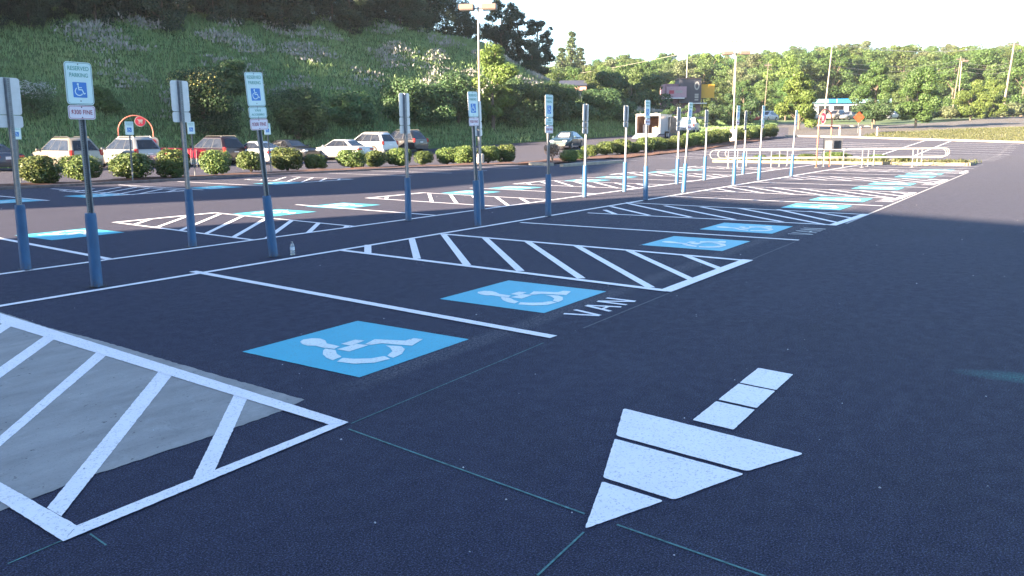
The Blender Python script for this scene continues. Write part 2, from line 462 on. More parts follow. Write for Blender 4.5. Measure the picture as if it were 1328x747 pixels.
def kerb(name, pts, wd=.15, h=.14, mat=M_KERB, seg=None):
    mb = MB()
    for a, b in zip(pts, pts[1:]):
        L = math.hypot(b[0] - a[0], b[1] - a[1]); n = max(1, int(L / 3.0))
        for i in range(n):
            p = (a[0] + (b[0] - a[0]) * i / n, a[1] + (b[1] - a[1]) * i / n); q = (a[0] + (b[0] - a[0]) * (i + 1) / n, a[1] + (b[1] - a[1]) * (i + 1) / n)
            d = Vector((q[0] - p[0], q[1] - p[1])).normalized(); p = (p[0] + d.x * .008, p[1] + d.y * .008)
            nn = Vector((-d.y, d.x)) * wd / 2
            v = []
            for zz, k in ((-.1, 1), (h - .02, 1), (h, .75)):
                for (x, y), sg in ((p, -1), (q, -1), (q, 1), (p, 1)): v.append((x + nn.x * sg * k, y + nn.y * sg * k, T(x, y) + zz))
            mb.raw(v, [(0, 1, 5, 4), (1, 2, 6, 5), (2, 3, 7, 6), (3, 0, 4, 7), (4, 5, 9, 8), (5, 6, 10, 9), (6, 7, 11, 10), (7, 4, 8, 11), (8, 9, 10, 11)], mat)
    o = mb.build(name); tag(o, kind='structure'); return o
kerb('kerb_far', [(81.966, 15.804), (82.226, 9.547), (80.908, 3.649), (78.964, -5.775), (75.1, -14.66)], .18, .15)
kerb('kerb_road', [(114.032, 21.445), (112.709, 13.068)], .3, .14)
kerb('kerb_road', [(96.359, 6.333), (109.056, 1.766), (119.818, -4.255)], .2, .12)

# planting strip beside the third row
def strip_bed(name, pts_front, width, rise=.12):
    mb = MB(); mm = MB()
    for a, b in zip(pts_front, pts_front[1:]):
        d = Vector((b[0] - a[0], b[1] - a[1])).normalized(); n = Vector((-d.y, d.x)) * width
        L = math.hypot(b[0] - a[0], b[1] - a[1]); k = max(1, int(L / 1.2))
        for i in range(k):
            for j in range(3):
                q = []
                for (ii, jj) in ((i, j), (i + 1, j), (i + 1, j + 1), (i, j + 1)):
                    x = a[0] + (b[0] - a[0]) * ii / k + n.x * jj / 3; y = a[1] + (b[1] - a[1]) * ii / k + n.y * jj / 3
                    q.append((x, y, T(x, y) + rise * (.55 if jj in (0, 3) else 1) + .03 * math.sin(x * 3.1 + y * 1.7)))
                mm.poly(q, M_MULCH)
    o = mm.build(name); tag(o, kind='structure')
bedA = [(5.641, 20.87), (8.416, 20.579), (11.379, 20.267), (15.965, 20.38), (21.25, 19.894), (27.532, 18.943), (33.062, 17.107)]
strip_bed('mulch_bed', bedA, 1.7)
kerb('kerb_bed', bedA, .15, .09, plain('dark_kerb', (.13, .10, .095), .9, var=.4, scale=4))
bedB = [(33.303, 14.978), (41.159, 17.14), (48.07, 16.525), (55.742, 15.479), (66.433, 15.363), (76.838, 15.495)]
strip_bed('mulch_bed', bedB, 2.6)
kerb('kerb_bed', [(32.832, 16.118), (32.328, 14.387)], .3, .16)
kerb('kerb_bed', [(31.146, 13.1), (38.088, 13.038)], .22, .16)

# ================================================================== painted markings
W = M_WHITE
pl = MB()
def P(*pts, mat=W, off=.008, mb=None): drape(mb or pl, list(pts), mat, off)
# hatched aisle on the concrete
P((-2.465, -0.373), (-2.812, -5.49), (-2.903, -5.422), (-2.676, -0.843))
P((-2.812, -5.494), (-4.516, -5.523), (-4.409, -5.428), (-2.908, -5.421), off=.0086)
P((-4.359, -4.268), (-4.409, -5.426), (-4.517, -5.522), (-4.457, -4.504), off=.0074)
P((-3.665, -2.718), (-2.642, -1.642), (-2.663, -1.84), (-3.786, -3.003), off=.0062)
P((-4.283, -4.176), (-2.74, -2.609), (-2.748, -2.768), (-4.346, -4.325), off=.0062)
P((-4.391, -5.133), (-2.797, -3.537), (-2.808, -3.715), (-4.399, -5.277), off=.0062)
P((-3.836, -5.433), (-2.835, -4.453), (-2.84, -4.594), (-3.707, -5.434), off=.0062)
P((-2.832, -1.048), (-2.594, -0.796), (-2.617, -0.994), (-2.994, -1.418), off=.0062)
# base lines of the two facing rows
strip(pl, (-5.5, 0), (83, 0), .10, W, .008, .014)
strip(pl, (-6, 2.13), (83, 2.13), .10, W, .008, .014)
sk = -.084
def stall(x, y0, y1, wd=.10, off=.008):
    strip(pl, (x, y0), (x + sk * (abs(y1 - y0)) * (1 if y1 < y0 else -1), y1), wd, W, off, .014)
strip(pl, (0.085, 0.203), (-0.377, -5.452), .105, W, .0085)
strip(pl, (7.06, -0.209), (7.081, -5.505), .10, W, .0085)
# second hatched aisle
strip(pl, (2.464, 0.041), (2.037, -5.445), .11, W, .0085)
strip(pl, (4.825, -0.081), (4.578, -5.48), .11, W, .0085)
strip(pl, (1.995, -5.427), (4.655, -5.476), .15, W, .0100)
for a, b in (((3.115, 0.064), (2.434, -0.592)), ((4.057, -0.027), (2.408, -1.556)), ((4.825, -0.081), (2.319, -2.497)), ((4.763, -1.017), (2.297, -3.352)), ((4.715, -1.898), (2.233, -4.262)), ((4.748, -2.755), (2.127, -5.204)), ((4.697, -3.659), (2.826, -5.414)), ((4.652, -4.563), (3.74, -5.429))):
    strip(pl, a, b, .105, W, .0065)
# third hatched aisle
strip(pl, (9.427, -0.396), (9.614, -5.475), .10, W, .0085)
strip(pl, (12.282, 0.079), (11.951, -5.563), .10, W, .0085)
strip(pl, (9.515, -5.457), (12.027, -5.563), .15, W, .0100)
for a, b in (((10.255, -0.377), (9.492, -1.035)), ((11.119, -0.089), (9.603, -1.771)), ((12.094, -0.055), (9.669, -2.664)), ((11.926, -1.107), (9.666, -3.576)), ((12.026, -1.969), (9.703, -4.502)), ((12.11, -2.854), (9.571, -5.349)), ((12.227, -3.69), (10.078, -5.427)), ((12.149, -4.378), (11.104, -5.479))):
    strip(pl, a, b, .105, W, .0065)
# the same pattern repeats down the front row
def aisle(x0, x1, y0, y1, end=True):
    s = 1 if y1 > y0 else -1
    L = abs(y1 - y0); f = lambda x, v: (x - sk * v * s if s > 0 else x + sk * v, y0 + s * v)
    strip(pl, f(x0, 0), f(x0, L), .085, W, .0085, .014); strip(pl, f(x1, 0), f(x1, L), .085, W, .0085, .014)
    strip(pl, f(x0 - .05, L), f(x1 + .05, L), .16, W, .0100, .018)
    v = .2
    while v < L + 1.8:
        # diagonal from far line at v-2 to near line at v
        # s < 0: far line holds the outer end of each diagonal; s > 0: the near line does
        a_v, b_v = (v, v - 2.2); xa, xb = (x0, x1) if s < 0 else (x1, x0)
        qa, qb = xa, xb
        if b_v < 0: qb = xa + (xb - xa) * a_v / 2.2; b_v = 0
        if a_v > L: qa = xa + (xb - xa) * (a_v - L) / 2.2; a_v = L
        strip(pl, f(qa, a_v), f(qb, b_v), .095, W, .0065, .012)
        v += .86
X0 = 14.85
for k in range(3):
    b0 = 14.75 + k * 7.4
    stall(b0, 0, -5.5); 
    aisle(b0 + 2.45, b0 + 4.9, 0, -5.45)
for x in (36.9, 39.4, 42.0): stall(x, 0, -5.5)
# facing row
for b0 in (0.11, 7.35, 14.6, 21.9, 29.2):
    stall(b0, 2.15, 7.0); 
    if b0 < 30: aisle(b0 + 2.46, b0 + 4.80, 2.15, 6.9)
# third row beside the shrubs
for k, b0 in enumerate((3.2, 10.5)):
    strip(pl, (b0, 19.6), (b0 - .3, 14.2), .10, W)
    strip(pl, (b0 - 2.4, 19.6), (b0 - 2.7, 14.2), .10, W)
    strip(pl, (b0 + 2.4, 19.6), (b0 + 2.1, 14.2), .10, W)
    aisle(b0 + 4.9 - .45, b0 + 7.3 - .45, 18.2, 14.3)
for i in range(9): strip(pl, (20.4 + i * 2.75, 19.2), (20.2 + i * 2.75, 14.0), .10, W)
for i in range(12): strip(pl, (47.0 + i * 2.75, 14.6), (46.8 + i * 2.75, 9.4), .08, W, .01, .016)
for i in range(9): strip(pl, (50 + i * 2.8, 4.0), (50 + i * 2.8, 9.0), .08, W, .01, .016)
# stalls beyond the island
for i in range(11): strip(pl, (48.5 + i * 2.75, 0), (48.3 + i * 2.75, -5.6), .08, W, .01, .016)
for i in range(9): strip(pl, (50.5 + i * 2.75, 2.2), (50.6 + i * 2.75, 7.4), .08, W, .01, .016)
strip(pl, (83.335, 6.121), (83.277, 8.432), .5, W, .02, .03)
tag(pl.build('parking_lines'), kind='structure')

# arrow in the lane
ar = MB()
ip = lambda a, b, t: (a[0] + (b[0] - a[0]) * t, a[1] + (b[1] - a[1]) * t)
sh = [(-0.361, -7.185), (-0.39, -7.442), (-1.686, -7.454), (-1.66, -7.196)]
def rnd_poly(pts, r, mb, mat, off):
    out = []
    for i in range(len(pts)):
        p = Vector(pts[i]); a = Vector(pts[i - 1]) - p; b = Vector(pts[(i + 1) % len(pts)]) - p
        ra = min(r, a.length * .4); rb = min(r, b.length * .4)
        A = p + a.normalized() * ra; B = p + b.normalized() * rb
        for t in (0, .25, .5, .75, 1): out.append(tuple(A * (1 - t) ** 2 + p * 2 * t * (1 - t) + B * t * t))
    drape(mb, out, mat, off)
for t0, t1 in ((0, .325), (.345, .655), (.685, 1)):
    rnd_poly([ip(sh[0], sh[3], t0), ip(sh[1], sh[2], t0), ip(sh[1], sh[2], t1), ip(sh[0], sh[3], t1)], .012, ar, W, .006)
A0, B0, TIP = (-1.692, -6.755), (-1.829, -7.89), (-3.204, -7.317)
A1, B1 = (-2.137, -6.927), (-2.221, -7.71); A1b, B1b = (-2.184, -6.943), (-2.262, -7.708)
A2, B2 = (-2.686, -7.133), (-2.728, -7.528); A2b, B2b = (-2.729, -7.151), (-2.765, -7.494)
rnd_poly([A0, B0, B1, A1], .03, ar, W, .006)
rnd_poly([A1b, B1b, B2, A2], .02, ar, W, .006)
rnd_poly([A2b, B2b, TIP], .02, ar, W, .006)
tag(ar.build('lane_arrow_marking'), kind='structure')
# chalk snap lines
ch = MB()
for a, b, w_ in (((-2.886, -5.565), (-3.077, -7.245), .012), ((-3.09, -7.414), (-3.159, -8.109), .012), ((-3.635, -7.345), (-3.231, -7.326), .010), ((-2.814, -5.511), (-0.576, -5.476), .008), ((-4.734, -5.51), (-4.514, -5.501), .008), ((-4.414, -5.543), (-4.431, -5.7), .008), ((-1.947, -7.109), (-1.806, -7.12), .006)):
    strip(ch, a, b, w_, M_CHALK, .0035)
strip(ch, (.05, -5.5), (6.9, -5.5), .012, plain('chalk_grey', (.12, .13, .14), .9, var=.5, scale=30), .0035)
strip(ch, (10, -5.6), (33, -5.6), .05, plain('chalk_grey_far', (.34, .34, .34), .9, var=.5, scale=30), .0035)
tag(ch.build('chalk_lines'), kind='structure')

# wheelchair stencil, traced in the local frame of the first blue square
SQC = (-1.46, -4.205)
def loc2(p): return (p[0] - SQC[0], p[1] - SQC[1])
STEN = [
 [(-1.643, -3.715), (-1.583, -3.68), (-1.511, -3.706), (-1.478, -3.776), (-1.502, -3.862), (-1.565, -3.949), (-1.572, -4.104), (-1.654, -4.129), (-1.676, -4.032), (-1.67, -3.926), (-1.7, -3.866), (-1.688, -3.787)],
 [(-1.513, -4.058), (-1.346, -4.055), (-1.328, -4.146), (-1.507, -4.165)],
 [(-1.651, -4.155), (-1.44, -4.169), (-1.422, -4.281), (-1.645, -4.288)],
 [(-1.411, -4.233), (-1.248, -4.185), (-1.146, -4.433), (-1.045, -4.441), (-1.028, -4.527), (-1.24, -4.591), (-1.316, -4.326), (-1.4, -4.287)],
 [(-1.685, -4.058), (-1.675, -4.162), (-1.752, -4.261), (-1.79, -4.349), (-1.898, -4.367), (-1.876, -4.276), (-1.817, -4.169), (-1.741, -4.093)],
 [(-1.81, -4.383), (-1.782, -4.476), (-1.7, -4.576), (-1.598, -4.618), (-1.631, -4.713), (-1.774, -4.685), (-1.878, -4.572), (-1.91, -4.42)],
 [(-1.351, -4.402), (-1.302, -4.525), (-1.351, -4.615), (-1.478, -4.692), (-1.599, -4.711), (-1.577, -4.63), (-1.46, -4.576), (-1.389, -4.492)]]
STEN = [[loc2(p) for p in q] for q in STEN]
def square(x, y, rot=0, sten=True, s=1.29, rounded=False, bmat=None):
    mb = MB(); c, s_ = math.cos(rot), math.sin(rot)
    f = lambda p: (x + p[0] * c - p[1] * s_, y + p[0] * s_ + p[1] * c)
    h = s / 2
    drape(mb, [f(p) for p in ((-h, -h), (h, -h), (h, h), (-h, h))], bmat or M_BLUE, .004, .010)
    if sten:
        for q in STEN: drape(mb, [f(p) for p in q], M_STEN, .007, .016)
    o = mb.build('accessible_bay_symbol'); tag(o, kind='structure')
for x in (-1.46, 1.03, 5.95, 8.38, 13.4, 15.85, 20.8, 23.25, 28.2, 30.6, 34.4): square(x, -4.24)
for x in (1.45, 6.05, 8.15, 13.4, 15.8, 20.6, 23.0, 27.9, 30.3): square(x, 5.75, PI)
for x in (4.6, 7.05, 11.2, 13.9): square(x, 14.95)
def van(x, y, mat, s=1.0):
    mb = MB()
    def st(a, b, w_=.05): strip(mb, (x + a[0] * s, y + a[1] * s), (x + b[0] * s, y + b[1] * s), w_, mat, .005 + st.k * .0004, .010 + st.k * .001); st.k += 1
    st.k = 0
    st((0, 0), (.105, -.33)); st((.21, 0), (.115, -.33))
    st((.33, -.33), (.44, 0)); st((.56, -.33), (.45, 0)); st((.38, -.215), (.515, -.215), .035)
    st((.68, -.33), (.68, 0)); st((.69, 0), (.87, -.33)); st((.88, -.33), (.88, 0))
    o = mb.build('van_lettering'); tag(o, kind='structure')
van(.46, -5.06, M_WHITE)
van(7.85, -5.12, M_WORN, 1.15)
van(15.5, -5.12, M_WHITE, 1.2)
van(23.0, -5.12, M_WHITE, 1.2)

# ================================================================== sign posts
def text_poly(body, size, mat, cx, cz, wd=None, y=-.004, ext=0.0006, space=1.0):
    cu = bpy.data.curves.new('lettering', 'FONT'); cu.body = body; cu.size = size; cu.align_x = 'CENTER'; cu.align_y = 'CENTER'; cu.extrude = ext; cu.space_character = space
    cu.offset = size * .012
    o = bpy.data.objects.new('lettering', cu); col.objects.link(o)
    dg = bpy.context.evaluated_depsgraph_get(); dg.update()
    me = bpy.data.meshes.new_from_object(o.evaluated_get(dg))
    bpy.data.objects.remove(o); bpy.data.curves.remove(cu)
    vs = [v.co.copy() for v in me.vertices]; fs = [tuple(p.vertices) for p in me.polygons]
    bpy.data.meshes.remove(me)
    xs = [v.x for v in vs]; W_ = max(xs) - min(xs); k = (wd / W_) if wd else 1; mx = (max(xs) + min(xs)) / 2
    return [((v.x - mx) * k + cx, y - v.z, v.y + cz) for v in vs], fs, mat
def rrect(w_, h_, r, n=5):
    out = []
    for cx, cz, a0 in ((w_ / 2 - r, h_ / 2 - r, 0), (-w_ / 2 + r, h_ / 2 - r, 90), (-w_ / 2 + r, -h_ / 2 + r, 180), (w_ / 2 - r, -h_ / 2 + r, 270)):
        for k in range(n + 1):
            a = R_(a0 + 90 * k / n); out.append((cx + r * math.cos(a), cz + r * math.sin(a)))
    return out
def plate(w_, h_, r, mat):
    # face (slightly proud sheet) on an aluminium plate
    mb = MB(); o = rrect(w_, h_, r)
    mb.prism([(x, -.0015, z) for x, z in o][::-1], (0, .003, 0), M_ALU)
    mb.poly([(x * .992, -.0024, z * .996) for x, z in o], mat)
    return mb
def border(mb, w_, h_, r, t, inset, mat):
    a = rrect(w_ - 2 * inset, h_ - 2 * inset, r); b = rrect(w_ - 2 * inset - 2 * t, h_ - 2 * inset - 2 * t, max(r - t, .004))
    n = len(a); v = [(x, -.0034, z) for x, z in a] + [(x, -.0034, z) for x, z in b]
    mb.raw(v, [(i, (i + 1) % n, n + (i + 1) % n, n + i) for i in range(n)], mat)
def wheelchair(mb, cx, cz, s, mat, y):
    def st(pts, w_):
        for i, (a, b) in enumerate(zip(pts, pts[1:])):
            A = Vector(a); B = Vector(b); d = (B - A).normalized(); A = A - d * w_ * .3; B = B + d * w_ * .3; n = Vector((-d.y, d.x)) * w_ / 2
            mb.poly([(cx + q.x * s, y - .0001 * i, cz + q.y * s) for q in (A - n, B - n, B + n, A + n)], mat)
    mb.poly([(cx + (-.12 + .075 * math.cos(t * PI / 6)) * s, y, cz + (.38 + .075 * math.sin(t * PI / 6)) * s) for t in range(12)], mat)
    st([(-.11, .28), (-.08, .0), (.16, .0), (.27, -.28), (.36, -.24)], .075)
    st([(-.095, .15), (.13, .15)], .06)
    st([(-.10 + .27 * math.cos(R_(a)) + .02, -.13 + .27 * math.sin(R_(a))) for a in range(125, 345, 20)], .065)
def screws(mb, zs):
    for z in zs:
        mb.poly([(.007 * math.cos(t * PI / 4), -.0042, z + .007 * math.sin(t * PI / 4)) for t in range(8)], M_DARK)
PM = {}
def pm():
    # reserved plate
    p = plate(.305, .457, .035, M_SIGNW); PM['big'] = p.mesh('reserved_plate')
    l = MB(); border(l, .305, .457, .030, .005, .008, M_GREENB)
    l.raw(*text_poly('RESERVED', .062, M_GREEN, 0, .158, .235)); l.raw(*text_poly('PARKING', .062, M_GREEN, 0, .086, .205))
    l.poly([(x - .0, -.0036, z - .07) for x, z in rrect(.155, .165, .008)], M_SBLUE)
    wheelchair(l, .0, -.068, .155, M_SIGNW, -.0042); screws(l, (.205, -.19)); PM['bigl'] = l.mesh('legend')
    p = plate(.305, .152, .03, M_SIGNP); PM['fine'] = p.mesh('fine_plate')
    l = MB(); border(l, .305, .152, .026, .005, .008, M_RED); l.raw(*text_poly('$300 FINE', .068, M_RED, 0, 0, .235, space=1.05)); screws(l, (.055, -.055)); PM['finel'] = l.mesh('legend')
    p = plate(.305, .152, .03, M_SIGNW); PM['van'] = p.mesh('van_plate')
    l = MB(); border(l, .305, .152, .026, .005, .008, M_GREENB); l.raw(*text_poly('VAN', .05, M_GREEN, 0, .028, .10)); l.raw(*text_poly('ACCESSIBLE', .04, M_GREEN, 0, -.028, .22)); screws(l, (.062, -.062)); PM['vanl'] = l.mesh('legend')
    # perforated U channel
    mb = MB(); H = 2.52
    w_, d_, t_ = .074, .034, .004
    sec = [(-w_ / 2, 0), (-w_ / 2 + .012, 0), (-w_ / 2 + .018, d_), (w_ / 2 - .018, d_), (w_ / 2 - .012, 0), (w_ / 2, 0), (w_ / 2, t_), (w_ / 2 - .008, t_), (w_ / 2 - .014, d_ + t_), (-w_ / 2 + .014, d_ + t_), (-w_ / 2 + .008, t_), (-w_ / 2, t_)]
    mb.prism([(x, y + .002, .3) for x, y in sec], (0, 0, H - .3), M_GALV)
    k = .34
    while k < H - .02:
        for yy, nn in ((d_ + t_ + .0032, 1), (d_ - .0008, -1)):
            mb.poly([(.006 * math.cos(a * PI / 3) * nn, yy, k + .006 * math.sin(a * PI / 3)) for a in range(6)], M_DARK)
        k += .0254
    PM['chan'] = mb.mesh('sign_channel')
    mb = MB(); mb.tube([(0, .018, 0), (0, .018, .02), (0, .018, .82), (0, .018, .86)], [.067, .064, .061, .056], M_SLEEVE, 16); PM['sleeve'] = mb.mesh('post_sleeve', True); PM['sleeve'].set_sharp_from_angle(angle=R_(50))
    mb = MB(); n = 18; vs = [(.05 * math.cos(2 * PI * i / n), .018 + .05 * math.sin(2 * PI * i / n), .011) for i in range(n)]
    rr = [(.10 + .035 * math.sin(i * 2.3) + .02 * math.sin(i * 5.1)) for i in range(n)]
    vs += [(rr[i] * math.cos(2 * PI * i / n), .018 + rr[i] * math.sin(2 * PI * i / n), .0095) for i in range(n)]
    mb.raw(vs, [(i, n + i, n + (i + 1) % n, (i + 1) % n) for i in range(n)], M_TAR); PM['tar'] = mb.mesh('tar_patch')
pm()
def post(base, top, plates, label, group, back=False):
    b = Vector(base); t = Vector(top); z = (t - b).normalized()
    x = Vector((-1, 0, 0)) if back else Vector((1, 0, 0)); x = (x - z * x.dot(z)).normalized(); y = z.cross(x)
    o = thing('sign_post', label, 'sign post', base, 0, group)
    o.matrix_world = Matrix(((x.x, y.x, z.x, b.x), (x.y, y.y, z.y, b.y), (x.z, y.z, z.z, b.z), (0, 0, 0, 1)))
    H = (t - b).length
    c = mesh_obj('sign_channel', PM['chan'], o); c.scale = (1, 1, H / 2.52)
    s = mesh_obj('post_sleeve', PM['sleeve'], o)
    s.scale = (1, 1, random.uniform(.97, 1.05))
    mesh_obj('tar_patch', PM['tar'], o)
    zc = H + .005
    for k in plates:
        h = .457 if k == 'big' else .152
        p = mesh_obj({'big': 'reserved_plate', 'fine': 'fine_plate', 'van': 'van_plate'}[k], PM[k], o, (0, -.003, zc - h / 2))
        mesh_obj('legend', PM[k + 'l'], p)
        zc -= h + .008
    return o
random.seed(3)
gA = 'reserved parking sign posts of the near row'; gB = 'reserved parking sign posts of the row behind'
FR = [(((-1.147, 0.22, 0.0), (-1.125, 0.208, 2.505)), 'bf', 'nearest sign post facing us, reserved plate over 300 dollar fine plate, blue sleeve'),
 (((1.512, 0.346, 0.0), (1.41, 0.428, 2.552)), 'bvf', 'leaning three-plate sign post with blue sleeve beside the water bottle'),
 (((6.157, 0.135, 0.0), (6.108, 0.201, 2.466)), 'bf', 'two-plate sign post leaning in front of another post below the tall lamp'),
 (((8.435, -0.02, 0.0), (8.434, -0.018, 2.485)), 'bvf', 'upright three-plate sign post whose dark blue sleeve has a broken foot'),
 (((13.175, -0.053, 0.0), (13.167, -0.035, 2.518)), 'bf', 'two-plate sign post with pale blue sleeve in front of the white trailer'),
 (((16.231, 0.167, 0.0), (16.273, 0.062, 2.549)), 'bvf', 'three-plate sign post with light blue sleeve in front of the white pickup'),
 (((20.343, 0.094, 0.0), (20.355, 0.059, 2.563)), 'bf', 'two-plate sign post just right of the distant lamp pole, light blue sleeve'),
 (((23.341, 0.195, 0.0), (23.351, 0.164, 2.639)), 'bvf', 'three-plate sign post facing us between two narrow posts near the rail end'),
 (((26.489, -0.095, 0.0), (26.504, -0.151, 2.534)), 'bf', 'rightmost sign post, in front of the bright tree and cart rails')]
BK = [(((-0.986, 2.241, 0.0), (-0.948, 2.223, 2.438)), 'bf', 'leftmost sign post, seen from behind with broad grey plate backs'),
 (((1.55, 2.331, 0.0), (1.555, 2.328, 2.526)), 'bf', 'sign post seen from behind in front of the yellow-topped bush'),
 (((6.226, 1.957, 0.0), (6.228, 1.955, 2.502)), 'bvf', 'sign post seen from behind with three grey plate backs in front of the dark SUV'),
 (((8.962, 2.119, 0.0), (8.921, 2.174, 2.439)), 'bvf', 'sign post seen from behind, mostly hidden by the leaning post before it'),
 (((13.321, 1.861, 0.0), (13.34, 1.827, 2.477)), 'bvf', 'sign post seen from behind just right of the parked green sedan'),
 (((15.71, 1.835, 0.0), (15.724, 1.806, 2.494)), 'bf', 'sign post seen from behind just left of the open trailer'),
 (((19.881, 1.933, 0.0), (19.89, 1.91, 2.549)), 'bvf', 'narrow sign post seen from behind beside the white pickup'),
 (((22.472, 1.952, 0.0), (22.481, 1.927, 2.511)), 'bf', 'narrow sign post seen from behind at the left end of the cart rails'),
 (((27.479, 2.18, 0.0), (27.491, 2.143, 2.589)), 'bvf', 'narrow sign post seen from behind, smallest of its row, left of the bright tree')]
mp_ = {'b': 'big', 'v': 'van', 'f': 'fine'}
for (bt, ks, lb) in FR: post(bt[0], bt[1], [mp_[k] for k in ks], lb, gA)
for (bt, ks, lb) in BK: post(bt[0], bt[1], [mp_[k] for k in ks], lb, gB, True)
# small posts at the shrub bed
sp_ = plate(.40, .66, .04, M_SIGNW).mesh('sign_plate')
l = MB(); border(l, .40, .66, .035, .007, .012, M_GREENB); l.raw(*text_poly('RESERVED', .075, M_GREEN, 0, .245, .31)); l.raw(*text_poly('PARKING', .075, M_GREEN, 0, .16, .27))
l.poly([(x, -.0036, z - .08) for x, z in rrect(.20, .22, .01)], M_SBLUE); wheelchair(l, 0, -.08, .20, M_SIGNW, -.0042); spl = l.mesh('legend')
for (b_, t_), lb in ((((8.936, 23.488, 0.0), (8.994, 23.461, 2.156)), 'small wheelchair sign on thin post behind the leftmost blue-sleeved post'), (((11.566, 20.448, 0.0), (11.611, 20.421, 2.288)), 'small wheelchair sign on thin post in front of the silver SUV'), (((14.85, 21.267, 0.0), (14.833, 21.279, 2.314)), 'small wheelchair sign on thin post in front of the maroon SUV'), (((18.635, 21.036, 0.0), (18.587, 21.076, 2.275)), 'small wheelchair sign on thin post half hidden by the leaning three-plate sign')):
    o = thing('small_sign_post', lb, 'sign post', b_, 0, 'thin wheelchair sign posts by the shrub bed')
    b = Vector(b_); t = Vector(t_); z = (t - b).normalized(); x = Vector((1, -.35, 0)).normalized(); x = (x - z * x.dot(z)).normalized(); y = z.cross(x)
    o.matrix_world = Matrix(((x.x, y.x, z.x, b.x), (x.y, y.y, z.y, b.y), (x.z, y.z, z.z, b.z), (0, 0, 0, 1)))
    H = (t - b).length
    c = mesh_obj('sign_channel', PM['chan'], o); c.scale = (.8, .8, H / 2.52); c.location = (0, 0, -.0)
    mb = MB(); mb.tube([(0, .012, 0), (0, .012, .4)], .022, M_GALV, 6); mb.build('post_foot', o)
    p = mesh_obj('sign_plate', sp_, o, (0, -.004, H - .25)); p.scale = (.76, 1, .76); mesh_obj('legend', spl, p)

# water bottle on the line
bt = thing('water_bottle', 'clear plastic water bottle standing on the white line by the leaning post', 'bottle', (1.72, .20, .012))
mb = MB(); mt, n, b = newmat('clear_bottle'); b.inputs['Transmission Weight'].default_value = .75; b.inputs['Roughness'].default_value = .12; b.inputs['Base Color'].default_value = (.85, .9, .92, 1); b.inputs['IOR'].default_value = 1.2
mb.tube([(0, 0, 0), (0, 0, .004), (0, 0, .05), (0, 0, .055), (0, 0, .06), (0, 0, .125), (0, 0, .15), (0, 0, .175), (0, 0, .182)], [.026, .033, .033, .030, .033, .033, .028, .013, .013], mt, 14); mb.build('bottle_body', bt, angle=60)
mb = MB(); mb.tube([(0, 0, .072), (0, 0, .118)], .0338, plain('bottle_label', (.55, .60, .66), .5, var=.3, scale=40), 14, False); mb.build('bottle_label', bt, True)
mb = MB(); mb.tube([(0, 0, .178), (0, 0, .195)], .0155, M_RAIL, 12); mb.build('cap', bt)

# ================================================================== vehicles
def paint(name, c, metal=.3):
    mt, n, b = newmat(name)
    f = noise(n, 3, 4, .6)
    n.links.new(ramp(n, f, [(.3, tuple(v * .93 for v in c)), (.7, tuple(min(1, v * 1.04) for v in c))]), b.inputs['Base Color'])
    b.inputs['Roughness'].default_value = .32; b.inputs['Metallic'].default_value = metal; b.inputs['Coat Weight'].default_value = .35; b.inputs['Coat Roughness'].default_value = .08
    return mt
KIND = {
 'suv':   dict(L=4.55, W=1.82, deck=[(-2.27, .72, .80), (-2.22, 1.0, .87), (-1.9, 1.04, .9), (-.5, 1.03, .91), (1.0, 1.04, .91), (1.7, .98, .89), (2.1, .88, .82), (2.27, .66, .70)], gb=(-2.2, 1.22), gr=(-1.70, .18), H=1.70, rw=.585, wheels=(-1.35, 1.38), wr=.345, pil=(.02, -.95)),
 'sedan': dict(L=4.80, W=1.78, deck=[(-2.4, .62, .76), (-2.33, .90, .83), (-1.75, .96, .87), (-.5, .94, .89), (1.0, .94, .89), (1.7, .86, .87), (2.15, .76, .80), (2.4, .55, .66)], gb=(-1.72, 1.08), gr=(-1.0, .25), H=1.42, rw=.56, wheels=(-1.4, 1.42), wr=.315, pil=(-.12, -1.1)),
 'coupe': dict(L=4.30, W=1.76, deck=[(-2.15, .60, .74), (-2.05, .92, .83), (-1.6, .97, .87), (-.4, .93, .88), (.95, .92, .88), (1.5, .84, .85), (1.95, .72, .77), (2.15, .52, .62)], gb=(-1.75, 1.05), gr=(-.75, .05), H=1.40, rw=.54, wheels=(-1.3, 1.28), wr=.32, pil=(-.35, -2.0)),
}
